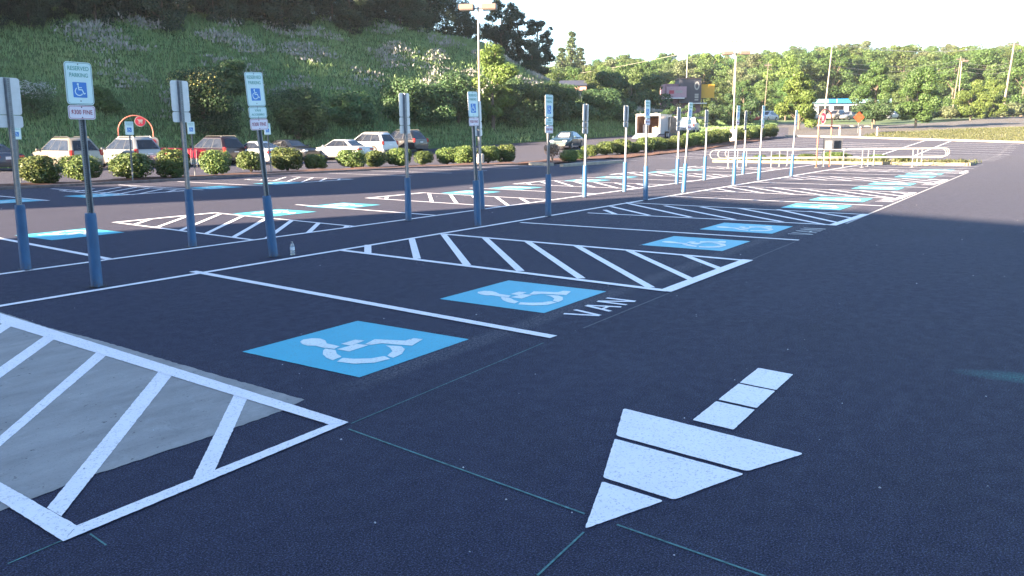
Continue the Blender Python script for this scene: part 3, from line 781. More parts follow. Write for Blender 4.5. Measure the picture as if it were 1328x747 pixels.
def car(kind, name, label, cat, loc, heading, pmat, group=None, rack=False, dark_trim=True, plate_rear=True, shade=False):
    K = KIND[kind]; o = thing(name, label, cat, (loc[0], loc[1], T(*loc) + .012), R_(heading), group)
    mb = MB(); rings = []
    D = K['deck']
    xs = [d[0] for d in D]
    # resample for roundness
    for i, (x, zt, hw) in enumerate(D):
        zb = .30 if i in (0, len(D) - 1) else .22
        pts = [(0, zt + .02), (hw * .6, zt + .012), (hw * .9, zt - .03), (hw * .985, zt - .12), (hw, min(.62, zt - .16)), (hw * .985, .42), (hw * .93, zb)]
        rings.append([(x, y, z) for y, z in pts] + [(x, -y, z) for y, z in pts[::-1][:-1]])
    n = len(rings[0]); v = [p for r_ in rings for p in r_]; f = []
    for i in range(len(rings) - 1):
        for k in range(n - 0):
            a = i * n + k; b_ = i * n + (k + 1) % n
            f.append((a, a + n, b_ + n, b_))
    f.append(tuple(range(n))[::1]); f.append(tuple((len(rings) - 1) * n + k for k in range(n))[::-1])
    mb.raw(v, f, pmat)
    # greenhouse
    x0, x1 = K['gb']; r0, r1 = K['gr']; H = K['H']; rw = K['rw']
    zb = interp([(d[0], d[1]) for d in D], x0) - .02; zf = interp([(d[0], d[1]) for d in D], x1) - .02; bw = .84 * K['W'] / 1.8
    base = [(x0, -bw * .86, zb), (x0 + .12, -bw, zb), (x1 - .25, -bw, zf), (x1, -bw * .8, zf), (x1, bw * .8, zf), (x1 - .25, bw, zf), (x0 + .12, bw, zb), (x0, bw * .86, zb)]
    rz_ = H - .045
    rd_ = .05 if kind == 'suv' else .03
    roof = [(r0, -rw * .86, rz_ - rd_), (r0 + .1, -rw, rz_ - rd_ * .7), (r1 - .15, -rw, rz_), (r1, -rw * .88, rz_ - .01), (r1, rw * .88, rz_ - .01), (r1 - .15, rw, rz_), (r0 + .1, rw, rz_ - rd_ * .7), (r0, rw * .86, rz_ - rd_)]
    top = [(r0 + (r1 - r0) * .5 + (p[0] - (r0 + r1) / 2) * .86, p[1] * .78, H) for p in roof]
    v = base + roof + top; f = []
    for a in (0, 8):
        for k in range(8): f.append((a + k, a + (k + 1) % 8, a + 8 + (k + 1) % 8, a + 8 + k))
    f.append(tuple(range(16, 24))); mb.raw(v, f, pmat)
    # door seams and sills
    hw = K['W'] / 2
    for s in (-1, 1):
        for sx in (.95, K['pil'][0] - .02, K['pil'][1] - .12):
            if sx < -1.9: continue
            w1 = interp([(d[0], d[2]) for d in D], sx)
            mb.box((sx, s * (w1 * .995), .62), (.014, .012, .5), M_DARK)
        mb.box((0, s * hw * .93, .26), (K['wheels'][1] - K['wheels'][0] - .8, .06, .12), M_DARK)
    mb.box((-K['L'] / 2 + .05, 0, .34), (.16, K['W'] * .78, .16), M_DARK); mb.box((K['L'] / 2 - .05, 0, .32), (.16, K['W'] * .66, .16), M_DARK)
    mb.build('body', o, angle=32)
    # windows lie a few millimetres proud of the greenhouse
    def quad(nm, A, B, C_, D_, u0, u1, v0, v1, mat, off=.006):
        A, B, C_, D_ = map(Vector, (A, B, C_, D_)); nr = (B - A).cross(D_ - A).normalized()
        P_ = lambda u, v_: (A * (1 - u) + B * u) * (1 - v_) + (D_ * (1 - u) + C_ * u) * v_
        mm = MB(); pts = [P_(u0, v0), P_(u1, v0), P_(u1, v1), P_(u0, v1)]
        mm.poly([p + nr * off for p in pts], mat); return mm.build(nm, o)
    # sides: base 1-2, roof 9-10 (right side, -y) ; 5-6 (left)
    px_, pr = K['pil']
    for (b0, b1, t0, t1) in ((base[1], base[2], roof[1], roof[2]), (base[5], base[6], roof[5], roof[6])):
        Lb = abs(b1[0] - b0[0]); lo, hi_ = min(b0[0], b1[0]), max(b0[0], b1[0])
        def U(x): return (x - b0[0]) / (b1[0] - b0[0])
        cuts = [lo + .08, pr - .022, pr + .022, px_ - .022, px_ + .022, hi_ - .02]
        if pr < lo + .2: cuts = [lo + .08, px_ - .022, px_ + .022, hi_ - .02]
        ua, ub = sorted((U(cuts[0]), U(cuts[-1])))
        quad('window_surround', b0, b1, t1, t0, max(ua - .015, .01), min(ub + .01, .99), .05, .93, M_DARK, .003)
        for i in range(0, len(cuts), 2):
            ua, ub = sorted((U(cuts[i]), U(cuts[i + 1])))
            quad('side_window', b0, b1, t1, t0, max(ua, .02), min(ub, .985), .07, .91, M_GLASS)
    quad('windscreen', base[3], base[4], roof[4], roof[3], .04, .96, .08, .93, M_GLASS)
    if shade: quad('sun_shade', base[3], base[4], roof[4], roof[3], .12, .88, .2, .8, plain('sun_shade', (.5, .5, .5), .4, var=.5, scale=5), .012)
    rwn = quad('rear_window', base[7], base[0], roof[0], roof[7], .05, .95, .10 if kind != 'suv' else .08, .90, M_GLASS)
    # wheels
    for wx in K['wheels']:
        for s in (-1, 1):
            wy = s * (hw - .10)
            am = MB(); wr = K['wr']
            ww = interp([(d[0], d[2]) for d in D], wx)
            pts = [(wx + (wr + .06) * math.cos(t * PI / 14), s * (ww + .002), max(.23, wr + (wr + .06) * math.sin(t * PI / 14))) for t in range(-3, 18)]
            am.poly(pts if s < 0 else pts[::-1], M_BLACK); am.build('wheel_arch', o)
            wm = MB()
            wm.tube([(wx, wy - .10 * s, wr), (wx, wy + .06 * s, wr), (wx, wy + .105 * s, wr), (wx, wy + .11 * s, wr)], [wr, wr, wr * .94, wr * .70], M_BLACK, 24)
            wo = wm.build('wheel', o, angle=40)
            rm = MB(); rm.tube([(wx, wy + .09 * s, wr), (wx, wy + .115 * s, wr)], wr * .66, M_DARK, 20)
            for q in range(5):
                a = 2 * PI * q / 5; rm.box((wx + wr * .33 * math.cos(a), wy + .12 * s, wr + wr * .33 * math.sin(a)), (wr * .62, .014, wr * .2), M_CHROME, M=Matrix.Rotation(-a, 3, 'Y'))
            rm.tube([(wx, wy + .105 * s, wr), (wx, wy + .128 * s, wr)], wr * .16, M_CHROME, 10)
            rm.build('rim', wo)
    # lamps
    L2 = K['L'] / 2
    wr_ = interp([(d[0], d[2]) for d in D], -L2 + .1)
    zt = interp([(d[0], d[1]) for d in D], -L2 + .1)
    for s in (-1, 1):
        t = MB()
        if kind == 'suv':
            t.bev((-L2 + .10, s * wr_ * .89, .92), (.20, .20, .30), .04, M_TAIL)
        else: t.bev((-L2 + .12, s * wr_ * .72, .74), (.22, .46, .15), .04, M_TAIL)
        t.build('tail_lamp', o)
        h = MB(); wf = interp([(d[0], d[2]) for d in D], L2 - .15); h.bev((L2 - .17, s * wf * .74, .64), (.28, .36, .14), .04, M_HEADL); h.build('head_lamp', o)
        mi = MB(); mi.bev((x1 - .32, s * (hw + .05), zf + .07), (.10, .20, .13), .03, pmat); mi.build('wing_mirror', o)
        for dx in ((K['pil'][0] + .12), (K['pil'][1] + .1)):
            if dx > -1.7:
                hm = MB(); hm.box((dx, s * (hw * .985 + .012), .80), (.16, .02, .025), M_CHROME if dark_trim else pmat); hm.build('door_handle', o)
    pb = MB(); pb.box((-L2 - .006 + (.02 if kind == 'suv' else 0), 0, .68 if kind != 'suv' else .74), (.012, .32, .15), M_PLATE); pb.build('number_plate', o)
    if kind == 'suv' or rack:
        for s in (-1, 1):
            rr = MB(); rr.tube([(r0 + .1, s * rw * .9, H - .03), (r0 + .2, s * rw * .9, H + .045), (r1 - .3, s * rw * .9, H + .045), (r1 - .18, s * rw * .9, H - .03)], .018, M_CHROME if rack else M_DARK, 6); rr.build('roof_rail', o)
    gm = MB(); gm.box((L2 - .03, 0, .60), (.06, .75, .12), M_DARK); gm.build('grille', o)
    return o
P_BEIGE = paint('beige_car_paint', (.22, .195, .16)); P_SILV = paint('silver_car_paint', (.22, .23, .235), .4); P_WHITE = paint('white_car_paint', (.42, .44, .46), 0)
P_NAVY = paint('navy_car_paint', (.015, .025, .055)); P_MAR = paint('maroon_car_paint', (.012, .004, .006)); P_BLK = paint('black_car_paint', (.015, .017, .022)); P_TEAL = paint('green_car_paint', (.022, .05, .065), .4)
P_RED = paint('red_car_paint', (.22, .012, .016)); P_PEARL = paint('pearl_car_paint', (.36, .37, .37), .1)
gC = 'cars parked behind the shrubs'
car('sedan', 'parked_car', 'dark navy car cut off by the left edge, its pale number plate showing', 'car', (14.56, 39.12), 92, P_NAVY, gC)
car('suv', 'parked_car', 'beige SUV, leftmost of the pale cars, rear turned to the shrubs', 'SUV', (17.06, 35.78), 90, P_BEIGE, gC)
car('suv', 'parked_car', 'silver SUV with raised roof rails beside the cart return arch', 'SUV', (20.83, 36.1), 90, P_SILV, gC, rack=True)
car('suv', 'parked_car', 'dark maroon SUV right of the red shopping carts', 'SUV', (26.12, 35.42), 90, P_MAR, gC)
car('coupe', 'parked_car', 'small rounded white coupe between the maroon SUV and dark sedan', 'car', (27.58, 33.26), 91, P_WHITE, gC)
car('sedan', 'parked_car', 'dark sedan parked nose out behind the small white coupe', 'car', (33.91, 37.29), -92, P_BLK, gC)
car('sedan', 'parked_car', 'long pearl white sedan with red tail lamps', 'car', (35.57, 33.95), 93, P_PEARL, gC)
car('suv', 'parked_car', 'white SUV standing just past the pearl white sedan', 'SUV', (39.99, 35.44), 90, P_WHITE, gC)
car('suv', 'parked_car', 'black SUV at the right end of the parked cars', 'SUV', (43.98, 35.79), 90, P_BLK, gC)
car('sedan', 'moving_sedan', 'blue green sedan with pale sun shade by the start of the long hedge', 'car', (53.69, 25.9), 193, P_TEAL, None, shade=True)
gF = 'cars on the far side of the road'
car('suv', 'parked_car', 'red SUV far off, left of the bright round tree', 'SUV', (124.7, 33.38), 150, P_RED, gF)
car('suv', 'parked_car', 'white van far off between the red SUV and the bright round tree', 'SUV', (130.24, 32.34), 170, P_WHITE, gF)
car('sedan', 'parked_car', 'silver sedan far off below the blue roofline, right of the pale SUV', 'car', (141.98, 22.13), 160, P_SILV, gF)
car('suv', 'parked_car', 'pale beige SUV far off below the blue roofline', 'SUV', (140.72, 23.98), 165, P_BEIGE, gF)
car('sedan', 'parked_car', 'white car far off between the two green verge trees', 'car', (148.05, 16.73), 165, P_WHITE, gF)
car('suv', 'parked_car', 'grey SUV far off below the tilted street pole, right of the largest tree', 'SUV', (174.23, 10.15), 175, P_SILV, gF)

# enclosed trailer, rear doors open, hitched to a pickup
tl = thing('cargo_trailer', 'white enclosed cargo trailer standing with its rear open beside the long hedge', 'trailer', (*(72.6, 26.52), T(*(72.6, 26.52))), R_(12))
P_TW = paint('trailer_white', (.42, .43, .45), 0)
M_INT = plain('trailer_plywood', (.20, .11, .08), .8, var=.4, scale=3)
mb = MB(); Lh, Wh, z0, z1 = 2.9, 1.2, .45, 2.35
mb.box((0, 0, z1 + .03), (2 * Lh + .06, 2 * Wh + .06, .06), P_TW); mb.box((0, 0, z0 - .03), (2 * Lh, 2 * Wh, .06), M_DARK)
mb.box((0, Wh - .02, (z0 + z1) / 2), (2 * Lh, .04, z1 - z0), P_TW)
mb.box((-1.9, -Wh + .02, (z0 + z1) / 2), (2.0, .04, z1 - z0), P_TW); mb.box((.7 - .5, -Wh + .02, (z0 + z1) / 2), (2.2, .04, z1 - z0), P_TW); mb.box((2.5, -Wh + .02, (z0 + z1) / 2), (.8, .04, z1 - z0), P_TW)
mb.box((1.7, -Wh + .02, z1 - .1), (.8, .038, .2), P_TW); mb.box((Lh - .02, 0, (z0 + z1) / 2), (.04, 2 * Wh, z1 - z0), P_TW)
for s in (-1, 1): mb.box((-Lh - .01, s * (Wh - .03), (z0 + z1) / 2), (.10, .10, z1 - z0), P_TW)
mb.box((-Lh - .01, 0, z1 - .06), (.10, 2 * Wh, .14), P_TW)
mb.build('trailer_body', tl)
mb = MB(); mb.box((-.1, Wh - .06, (z0 + z1) / 2), (2 * Lh - .2, .02, z1 - z0 - .02), M_INT); mb.box((0, 0, z0 + .02), (2 * Lh - .1, 2 * Wh - .14, .03), M_INT); mb.box((1.0, 0, 1.3), (.03, 2 * Wh - .2, 1.6), M_INT); mb.build('interior_lining', tl)
mb = MB(); mb.box((-Lh - .95, 0, .28), (1.9, 2 * Wh - .1, .05), M_ALU, M=Matrix.Rotation(R_(-13), 3, 'Y')); mb.build('rear_ramp', tl)
mb = MB(); mb.box((1.75, -Wh - .62, 1.35), (.05, 1.15, 1.75), plain('door_inner', (.34, .26, .20), .7, var=.4, scale=4), rz=R_(-20)); mb.build('side_door', tl)
for wx in (-.15, .65):
    for s in (-1, 1):
        mb = MB(); mb.tube([(wx, s * (Wh + .01), .34), (wx, s * (Wh + .14), .34), (wx, s * (Wh + .17), .34)], [.34, .34, .30], M_BLACK, 20); wo = mb.build('wheel', tl, angle=40)
        mb = MB(); mb.tube([(wx, s * (Wh + .15), .34), (wx, s * (Wh + .178), .34)], .19, M_ALU, 14); mb.build('rim', wo)
mb = MB(); mb.box((.25, -Wh - .08, .76), (1.7, .2, .06), M_ALU); mb.box((.25, Wh + .08, .76), (1.7, .2, .06), M_ALU); mb.build('mudguard', tl)
mb = MB(); mb.bev((.9, 0, z1 + .14), (.4, .4, .16), .04, P_TW); mb.build('roof_vent', tl)
for k, (bx, by, bz, hh) in enumerate(((-1.6, .5, .9, .9), (-.8, -.3, .8, .7), (-2.2, -.6, .75, .6))):
    q = thing('toolbox', ['tall grey crate inside the open trailer', 'brown crate further inside the trailer', 'low pale crate nearest the trailer opening'][k], 'crate', tl.matrix_basis @ Vector((bx, by, z0 + .04)), R_(12))
    mm = MB(); mm.bev((0, 0, hh / 2), (.6, .5, hh), .03, plain('crate_paint', [(.35, .35, .36), (.22, .13, .08), (.45, .43, .38)][k], .7)); mm.build('crate_body', q)
    mm = MB(); mm.box((0, 0, hh + .012), (.64, .54, .024), M_DARK); mm.build('crate_lid', q)

pk = thing('pickup_truck', 'white pickup truck hitched in front of the cargo trailer', 'pickup', (*(82.2, 26.6), T(*(82.2, 26.6))), R_(14))
mb = MB()
def loft(mb, rings, mat):
    n = len(rings[0]); v = [p for r_ in rings for p in r_]; f = []
    for i in range(len(rings) - 1):
        for k in range(n): a = i * n + k; b_ = i * n + (k + 1) % n; f.append((a, a + n, b_ + n, b_))
    f.append(tuple(range(n))); f.append(tuple((len(rings) - 1) * n + k for k in range(n))[::-1]); mb.raw(v, f, mat)
def prof(x, zt, hw, zb=.45): 
    p = [(0, zt), (hw * .9, zt), (hw, zt - .08), (hw, zb + .15), (hw * .93, zb)]; return [(x, y, z) for y, z in p] + [(x, -y, z) for y, z in p[::-1][:-1]]
loft(mb, [prof(-2.7, 1.18, .93), prof(-2.65, 1.22, .95), prof(1.1, 1.22, .96), prof(1.5, 1.18, .95), prof(2.55, 1.08, .92), prof(2.7, .95, .85)], P_WHITE)
b_ = [(-.9, -.9, 1.2), (1.45, -.9, 1.2), (1.45, .9, 1.2), (-.9, .9, 1.2)]; t_ = [(-.75, -.72, 1.85), (.75, -.72, 1.85), (.75, .72, 1.85), (-.75, .72, 1.85)]
mb.raw(b_ + t_, [(0, 1, 5, 4), (1, 2, 6, 5), (2, 3, 7, 6), (3, 0, 4, 7), (4, 5, 6, 7)], P_WHITE); mb.build('body', pk, angle=30)
for s in (-1, 1):
    m2 = MB(); q = [(-.72, .885, 1.28), (.05, .885, 1.28), (.05, .742, 1.78), (-.66, .742, 1.78)]; q2 = [(.12, .885, 1.28), (1.22, .885, 1.28), (.74, .742, 1.78), (.12, .742, 1.78)]
    for qq in (q, q2):
        pts = [(x, s * (y + .012), z) for x, y, z in qq]; m2.poly(pts if s < 0 else pts[::-1], M_GLASS)
    m2.build('side_window', pk)
m2 = MB(); m2.poly([(1.40, -.78, 1.28), (1.40, .78, 1.28), (.80, .64, 1.82), (.80, -.64, 1.82)], M_GLASS); o = m2.build('windscreen', pk); o.location.x = .02
for wx in (-1.75, 1.75):
    for s in (-1, 1):
        m2 = MB(); m2.tube([(wx, s * .72, .39), (wx, s * .95, .39), (wx, s * .985, .39)], [.39, .39, .34], M_BLACK, 22); wo = m2.build('wheel', pk, angle=40)
        m2 = MB(); m2.tube([(wx, s * .94, .39), (wx, s * .992, .39)], .22, M_CHROME, 14); m2.build('rim', wo)
m2 = MB(); m2.box((2.72, 0, .62), (.14, 1.7, .2), M_CHROME); m2.box((-2.76, 0, .62), (.14, 1.7, .18), M_CHROME); m2.build('bumper', pk)
for s in (-1, 1):
    m2 = MB(); m2.bev((-2.68, s * .84, 1.0), (.1, .16, .3), .02, M_TAIL); m2.build('tail_lamp', pk)

# ================================================================== cart corrals
gu = lambda s: None
def arch_pts(w_, H, n=16):
    r = w_ / 2; pts = [(-r, 0, 0)]
    for k in range(n + 1):
        a = PI - PI * k / n; pts.append((r * math.cos(a), 0, H - r + r * math.sin(a)))
    pts.append((r, 0, 0)); return pts
M_ARCH = plain('arch_paint', (.42, .13, .09), .5, var=.1)
def cart_glyph(mb, s, mat, y):
    def q(pts): mb.poly([(a * s, y, b * s) for a, b in pts], mat)
    q([(-.55, .42), (-.36, .42), (-.36, .30), (-.55, .30)]); q([(-.42, .36), (.5, .36), (.38, -.08), (-.25, -.08)]); q([(-.32, -.14), (.42, -.14), (.42, -.22), (-.32, -.22)])
    for cx in (-.2, .28): q([(cx + .11 * math.cos(t * PI / 5), -.37 + .11 * math.sin(t * PI / 5)) for t in range(10)])
def arch(o, w_, H, disc):
    mb = MB(); mb.tube(arch_pts(w_, H), .035, M_ARCH, 8); mb.build('arch', o, True)
    mb = MB(); n = 24
    for (r, y, mt) in ((.33, 0, M_RAIL), (.29, .0, M_CARTRED)):
        mb.tube([(disc, -.02 - (.33 - r) * .2, H - .36), (disc, .02 + (.33 - r) * .2, H - .36)], r, mt, n)
    d = mb.build('cart_disc', o)
    g2 = MB(); cart_glyph(g2, .32, M_RAIL, -.034); g2.v = [(x + disc, y, z + H - .36) for x, y, z in g2.v]; g2.build('cart_emblem', d)
def rail_loop(mb, L, z0, z1, r=.017):
    h = (z1 - z0) / 2; zc = (z0 + z1) / 2; pts = []
    for k in range(11): a = PI / 2 + PI * k / 10; pts.append((-L / 2 + h * math.cos(a), 0, zc + h * math.sin(a)))
    for k in range(11): a = -PI / 2 + PI * k / 10; pts.append((L / 2 + h * math.cos(a), 0, zc + h * math.sin(a)))
    pts.append(pts[0]); mb.tube(pts, r, M_RAIL, 8)
# far corral: three parallel double rails
pa = Vector((32.25, 5.49)); pb_ = Vector((38.55, -4.18)); dr = (pb_ - pa).normalized(); perp = Vector((-dr.y, dr.x))
if perp.x < 0: perp = -perp
Lr = (pb_ - pa).length; mid = (pa + pb_) / 2
cc = thing('cart_corral', 'white double-rail cart corral with rounded ends beyond the sign posts', 'cart corral', (mid.x, mid.y, 0), math.atan2(dr.y, dr.x))
for k in range(3):
    mb = MB(); rail_loop(mb, Lr - .6, .46, .87)
    off = 1.05 * k; mb.v = [(x + .62 * k, y + off, z) for x, y, z in mb.v]; mb.build('rail', cc, True)
    for px_ in (-.415, -.235, -.045, .145, .355):
        mb = MB(); x = px_ * Lr + .72 * k; mb.tube([(x, off, 0), (x, off, .87)], .018, M_RAIL, 8); mb.box((x, off, .006), (.14, .14, .012), M_RAIL); mb.build('rail_post', cc)
M_BOARD = plain('board_grey', (.045, .048, .058), .6)
pn = MB(); xx = -.045 * Lr
for s_, zz in ((0, 0),):
    xb = xx + .62
    pn.box((xb, .25, 1.12), (.5, .03, .62), M_BOARD); pn.box((xb + .55, .6, 1.12), (.5, .03, .62), M_BOARD); pn.box((xb, .228, 1.1), (.34, .01, .40), M_GALV); pn.box((xb + .55, .578, 1.12), (.2, .01, .34), M_DARK)
    for q_ in (xb - .22, xb + .78): pn.tube([(q_, .3, 0), (q_, .3, .85)], .02, M_RAIL, 6)
pn.build('notice_board', cc)
pts = [(xx, y, z) for (y, _, z) in arch_pts(1.3, 2.8)]
mb = MB(); mb.tube([(x + .55 + y * .85, y + .65, z) for x, y, z in pts], .035, M_ARCH, 8); mb.build('arch', cc, True)
xd = xx + .45; mb = MB(); mb.tube([(xd - .02, .65, 2.38), (xd + .02, .65, 2.38)], .30, M_RAIL, 24); mb.tube([(xd - .03, .65, 2.38), (xd + .03, .65, 2.38)], .265, M_CARTRED, 24); d = mb.build('cart_disc', cc)
g2 = MB(); cart_glyph(g2, .28, M_RAIL, 0); g2.v = [(xd - .036, .65 - x, z + 2.38) for x, y, z in g2.v]; g2.build('cart_emblem', d)
# planted island under it
isl = [(40.671, 8.272), (40.415, -4.908)]
i0 = Vector(isl[0]) ; i1 = Vector(isl[1]); dd_ = (i1 - i0).normalized(); nn_ = Vector((-dd_.y, dd_.x)); nn_ = nn_ if nn_.x > 0 else -nn_
fr = [tuple(i0), tuple(i1)]; bk = [tuple(i1 + nn_ * 3.2), tuple(i0 + nn_ * 3.2)]
kerb('kerb_island', [fr[0], fr[1], bk[0], bk[1], fr[0]], .22, .15, plain('yellowed_kerb', (.19, .165, .11), .85, var=.25, scale=2))
mb = MB(); mb.poly([(x, y, .10) for x, y in fr + bk], M_MULCH); tag(mb.build('island_bed'), kind='structure')

# near corral with the red carts
ac = (23.74, 39.84); cr = thing('cart_corral', 'cart corral with tall hoop arch and red end board behind the silver SUV', 'cart corral', (ac[0], ac[1], 0), R_(-28))
arch(cr, 2.0, 3.05, .30)
mb = MB(); rail_loop(mb, 4.2, .5, 1.0); mb.v = [(x * 0 + 1.35, y * 0 - 2.4 + x, z) for x, y, z in mb.v]; mb.build('rail', cr, True)
mb = MB(); o_ = rrect(.95, .95, .25); mb.prism([(x + .75, -.5, z + 1.25) for x, z in o_][::-1], (0, .03, 0), M_RAIL); mb.prism([(x * .72 + .75, -.508, z * .72 + 1.25) for x, z in o_][::-1], (0, .05, 0), M_CARTRED)
e = mb.build('end_board', cr)
mb = MB(); mb.box((.75, -.514, 1.3), (.42, .01, .12), M_RAIL); mb.box((.75, -.514, 1.1), (.3, .01, .10), M_RAIL); mb.build('board_marks', e)
for s in (-.9, .9):
    mb = MB(); mb.tube([(.75 + s * .35, -.49, 0), (.75 + s * .35, -.49, .85)], .03, M_RAIL, 6); mb.build('board_leg', cr)
# shopping carts
def make_cart():
    o = thing('shopping_cart', 'x', 'shopping cart', (0, 0, 0), 0, 'red shopping carts nested in a line')
    mb = MB(); # basket lattice: length along x, front narrower
    def pt(u, v_, z):  # u 0..1 rear->front, v -1..1, z 0..1
        w_ = (.30 - .08 * u) * (.82 + .18 * z); x = -.42 + .84 * u + (.06 * z if u > .5 else -.04 * z); return (x, v_ * w_, .48 + .14 * u * (1 - z) + .46 * z)
    for k in range(7):
        z = k / 6
        for v_ in (-1, 1): mb.tube([pt(0, v_, z), pt(1, v_, z)], .013, M_CARTRED, 4)
        mb.tube([pt(1, -1, z), pt(1, 1, z)], .013, M_CARTRED, 4); mb.tube([pt(0, -1, z), pt(0, 1, z)], .013, M_CARTRED, 4)
    for k in range(9):
        u = k / 8
        for v_ in (-1, 1): mb.tube([pt(u, v_, 0), pt(u, v_, 1)], .011, M_CARTRED, 4)
        mb.tube([pt(u, -1, 0), pt(u, 1, 0)], .011, M_CARTRED, 4)
    for k in range(5):
        v_ = -1 + k * .5; mb.tube([pt(1, v_, 0), pt(1, v_, 1)], .011, M_CARTRED, 4); mb.tube([pt(0, v_, 0), pt(0, v_, 1)], .011, M_CARTRED, 4)
    mb.build('basket', o)
    mb = MB(); mb.tube([(-.50, -.27, 1.0), (-.50, .27, 1.0)], .022, M_CARTRED, 8); mb.build('handle', o)
    mb = MB()
    for s in (-1, 1): mb.tube([(-.50, s * .27, 1.0), (-.44, s * .27, .5), (-.46, s * .27, .15), (.40, s * .20, .14)], .013, M_CHROME, 6)
    mb.tube([(-.46, -.27, .15), (-.46, .27, .15)], .012, M_CHROME, 6); mb.tube([(.40, -.2, .14), (.40, .2, .14)], .012, M_CHROME, 6); mb.build('chassis', o)
    for x, y in ((-.44, .26), (-.44, -.26), (.38, .2), (.38, -.2)):
        mb = MB(); mb.tube([(x, y - .015, .065), (x, y + .015, .065)], .062, M_BLACK, 12); mb.build('wheel', o)
    return o
cart0 = make_cart()
c0 = Vector((22.69, 32.1)); c1 = Vector((24.85, 39.08)); NC = 16
for k in range(NC):
    c = cart0 if k == 0 else copy_tree(cart0)
    p = c0 + (c1 - c0) * k / (NC - 1); c.location = (p.x, p.y, T(p.x, p.y) + .012); c.rotation_euler = (0, 0, math.atan2((c1 - c0).y, (c1 - c0).x))
    c['label'] = 'red shopping cart, nearest and rightmost of the nested line' if k == 0 else ('red shopping cart at the far left end of the nested line' if k == NC - 1 else 'red shopping cart nested within the line beside the maroon SUV')

# ================================================================== lamps and poles
def lamp_post(name, label, px_loc, H, base_h, base_r, rot, arms=((-1, .3), (1, .3)), r=.07, head=.55):
    x, y = px_loc; o = thing(name, label, 'lamp post', (x, y, T(x, y)), rot, None)
    mb = MB(); mb.tube([(0, 0, -.1), (0, 0, base_h * .96), (0, 0, base_h)], [base_r, base_r * .96, base_r * .86], M_CBASE, 18); mb.build('concrete_base', o, angle=40)
    mb = MB(); mb.box((0, 0, base_h + .012), (.32, .32, .024), M_GALV); mb.tube([(0, 0, base_h + .02), (0, 0, H)], [r, r * .72], M_POLE, 12); mb.build('pole', o, angle=50)
    for s, a in arms:
        mb = MB(); mb.tube([(0, 0, H - .12), (s * a, 0, H - .08)], .035, M_LHEAD, 8); mb.build('arm', o)
        mb = MB(); cx = s * (a + head * .62)
        mb.bev((cx, 0, H - .02), (head * 1.25, head * .95, .30), .04, M_LHEAD); h = mb.build('lamp_head', o)
        mb = MB(); mb.box((cx, 0, H - .178), (head * 1.1, head * .8, .02), M_LENS); mb.build('lamp_glass', h)
    return o
lamp_post('lamp_post', 'tall tan double-headed lamp post rising above the bank, nearest of the lamps', (31.719, 18.812), 8.65, .62, .22, R_(-62), arms=((-1, .22), (1, .22)), head=.66)
lamp_post('lamp_post', 'distant double-headed lamp post standing on a pale drum in the hedge', (69.73, 17.213), 8.1, 1.15, .32, R_(-58), r=.085, head=.75)

gW = 'utility poles along the road'
def util_pole(label, loc, H, tip=(0, 0), arm=1.2, r=.14, armrot=.6, mat=M_WOOD, arms=1):
    x, y = loc; z = T(x, y); o = thing('utility_pole', label, 'utility pole', (x, y, z), 0, gW)
    mb = MB(); mb.tube([(0, 0, -.3), (tip[0], tip[1], H)], [r, r * .65], mat, 10); mb.build('pole', o)
    for k in range(arms):
        mb = MB(); t = (H - .5 - k * 1.3) / H; c = Vector((tip[0] * t, tip[1] * t, H - .5 - k * 1.3)); d = Vector((math.cos(armrot), math.sin(armrot), 0)) * arm
        mb.tube([c - d, c + d], .07, mat, 6); cx = mb.build('crossarm', o)
        for q in (-.9, -.4, .4, .9):
            mm = MB(); p = c + d * q; mm.tube([p + Vector((0, 0, .05)), p + Vector((0, 0, .28))], [.06, .04], M_DARK, 6); mm.build('insulator', cx)
    return Vector((x + tip[0], y + tip[1], z + H))
RA = R_(-56)
p1 = util_pole('thick pale wooden pole leaning right beside the rising road, tallest on the right', (188.99, 2.62), 14.6, (.6, -.9), 1.3, .24, RA, M_PALEBARK)
p2 = util_pole('slim pale pole left of the blue roofline, its wires running to the right', (131.26, 23.69), 12.3, (.35, -.55), .9, .13, RA, M_POLE)
p3 = util_pole('wooden pole with crossarm just left of the distant double lamp', (111.24, 31.87), 12.2, (.1, -.3), 1.5, .13, RA)
p4 = util_pole('thin leaning dark pole behind the white parked cars, left of the small lamp', (176.49, 10.39), 11.5, (.3, -.7), .8, .12, RA)
p5 = util_pole('far pole left of the yellow panel', (154.85, 56.64), 14.5, (0, 0), .8, .11, RA, M_RAIL)
p6 = util_pole('short stub pole at the right edge beyond the thick pole', (212.44, 0.09), 8.0, (.2, -.3), .5, .17, RA, M_RAIL)
p7 = util_pole('thin far pole among the trees above the white van', (133.88, 34.1), 9.6, (.2, -.3), .6, .07, RA, M_WOOD)
lamp_post('lamp_post', 'small white-headed road lamp right of the largest verge tree', (174.82, 9.28), 10.6, .3, .2, R_(-60), arms=((1, .25),), r=.10, head=.7)
def wire(a, b, sag, off=(0, 0, 0), name='utility_wire', lab=None, r=.018):
    pts = []
    for k in range(15):
        t = k / 14; p = Vector(a) * (1 - t) + Vector(b) * t + Vector(off); p.z -= sag * 4 * t * (1 - t); pts.append(p)
    mb = MB(); mb.tube(pts, r, plain_wire, 5); o = mb.build(name); tag(o, lab, 'wire', 'overhead wires between the utility poles'); return o
plain_wire = plain('wire_sheath', (.34, .31, .28), .6)
wl = 'thin overhead wire strung between the utility poles in front of the wooded rise'
side = Vector((math.cos(RA), math.sin(RA), 0))
E1 = Vector((225.33, -11.82, 22.4)); E0 = Vector((181.78, 123.89, 16.51))
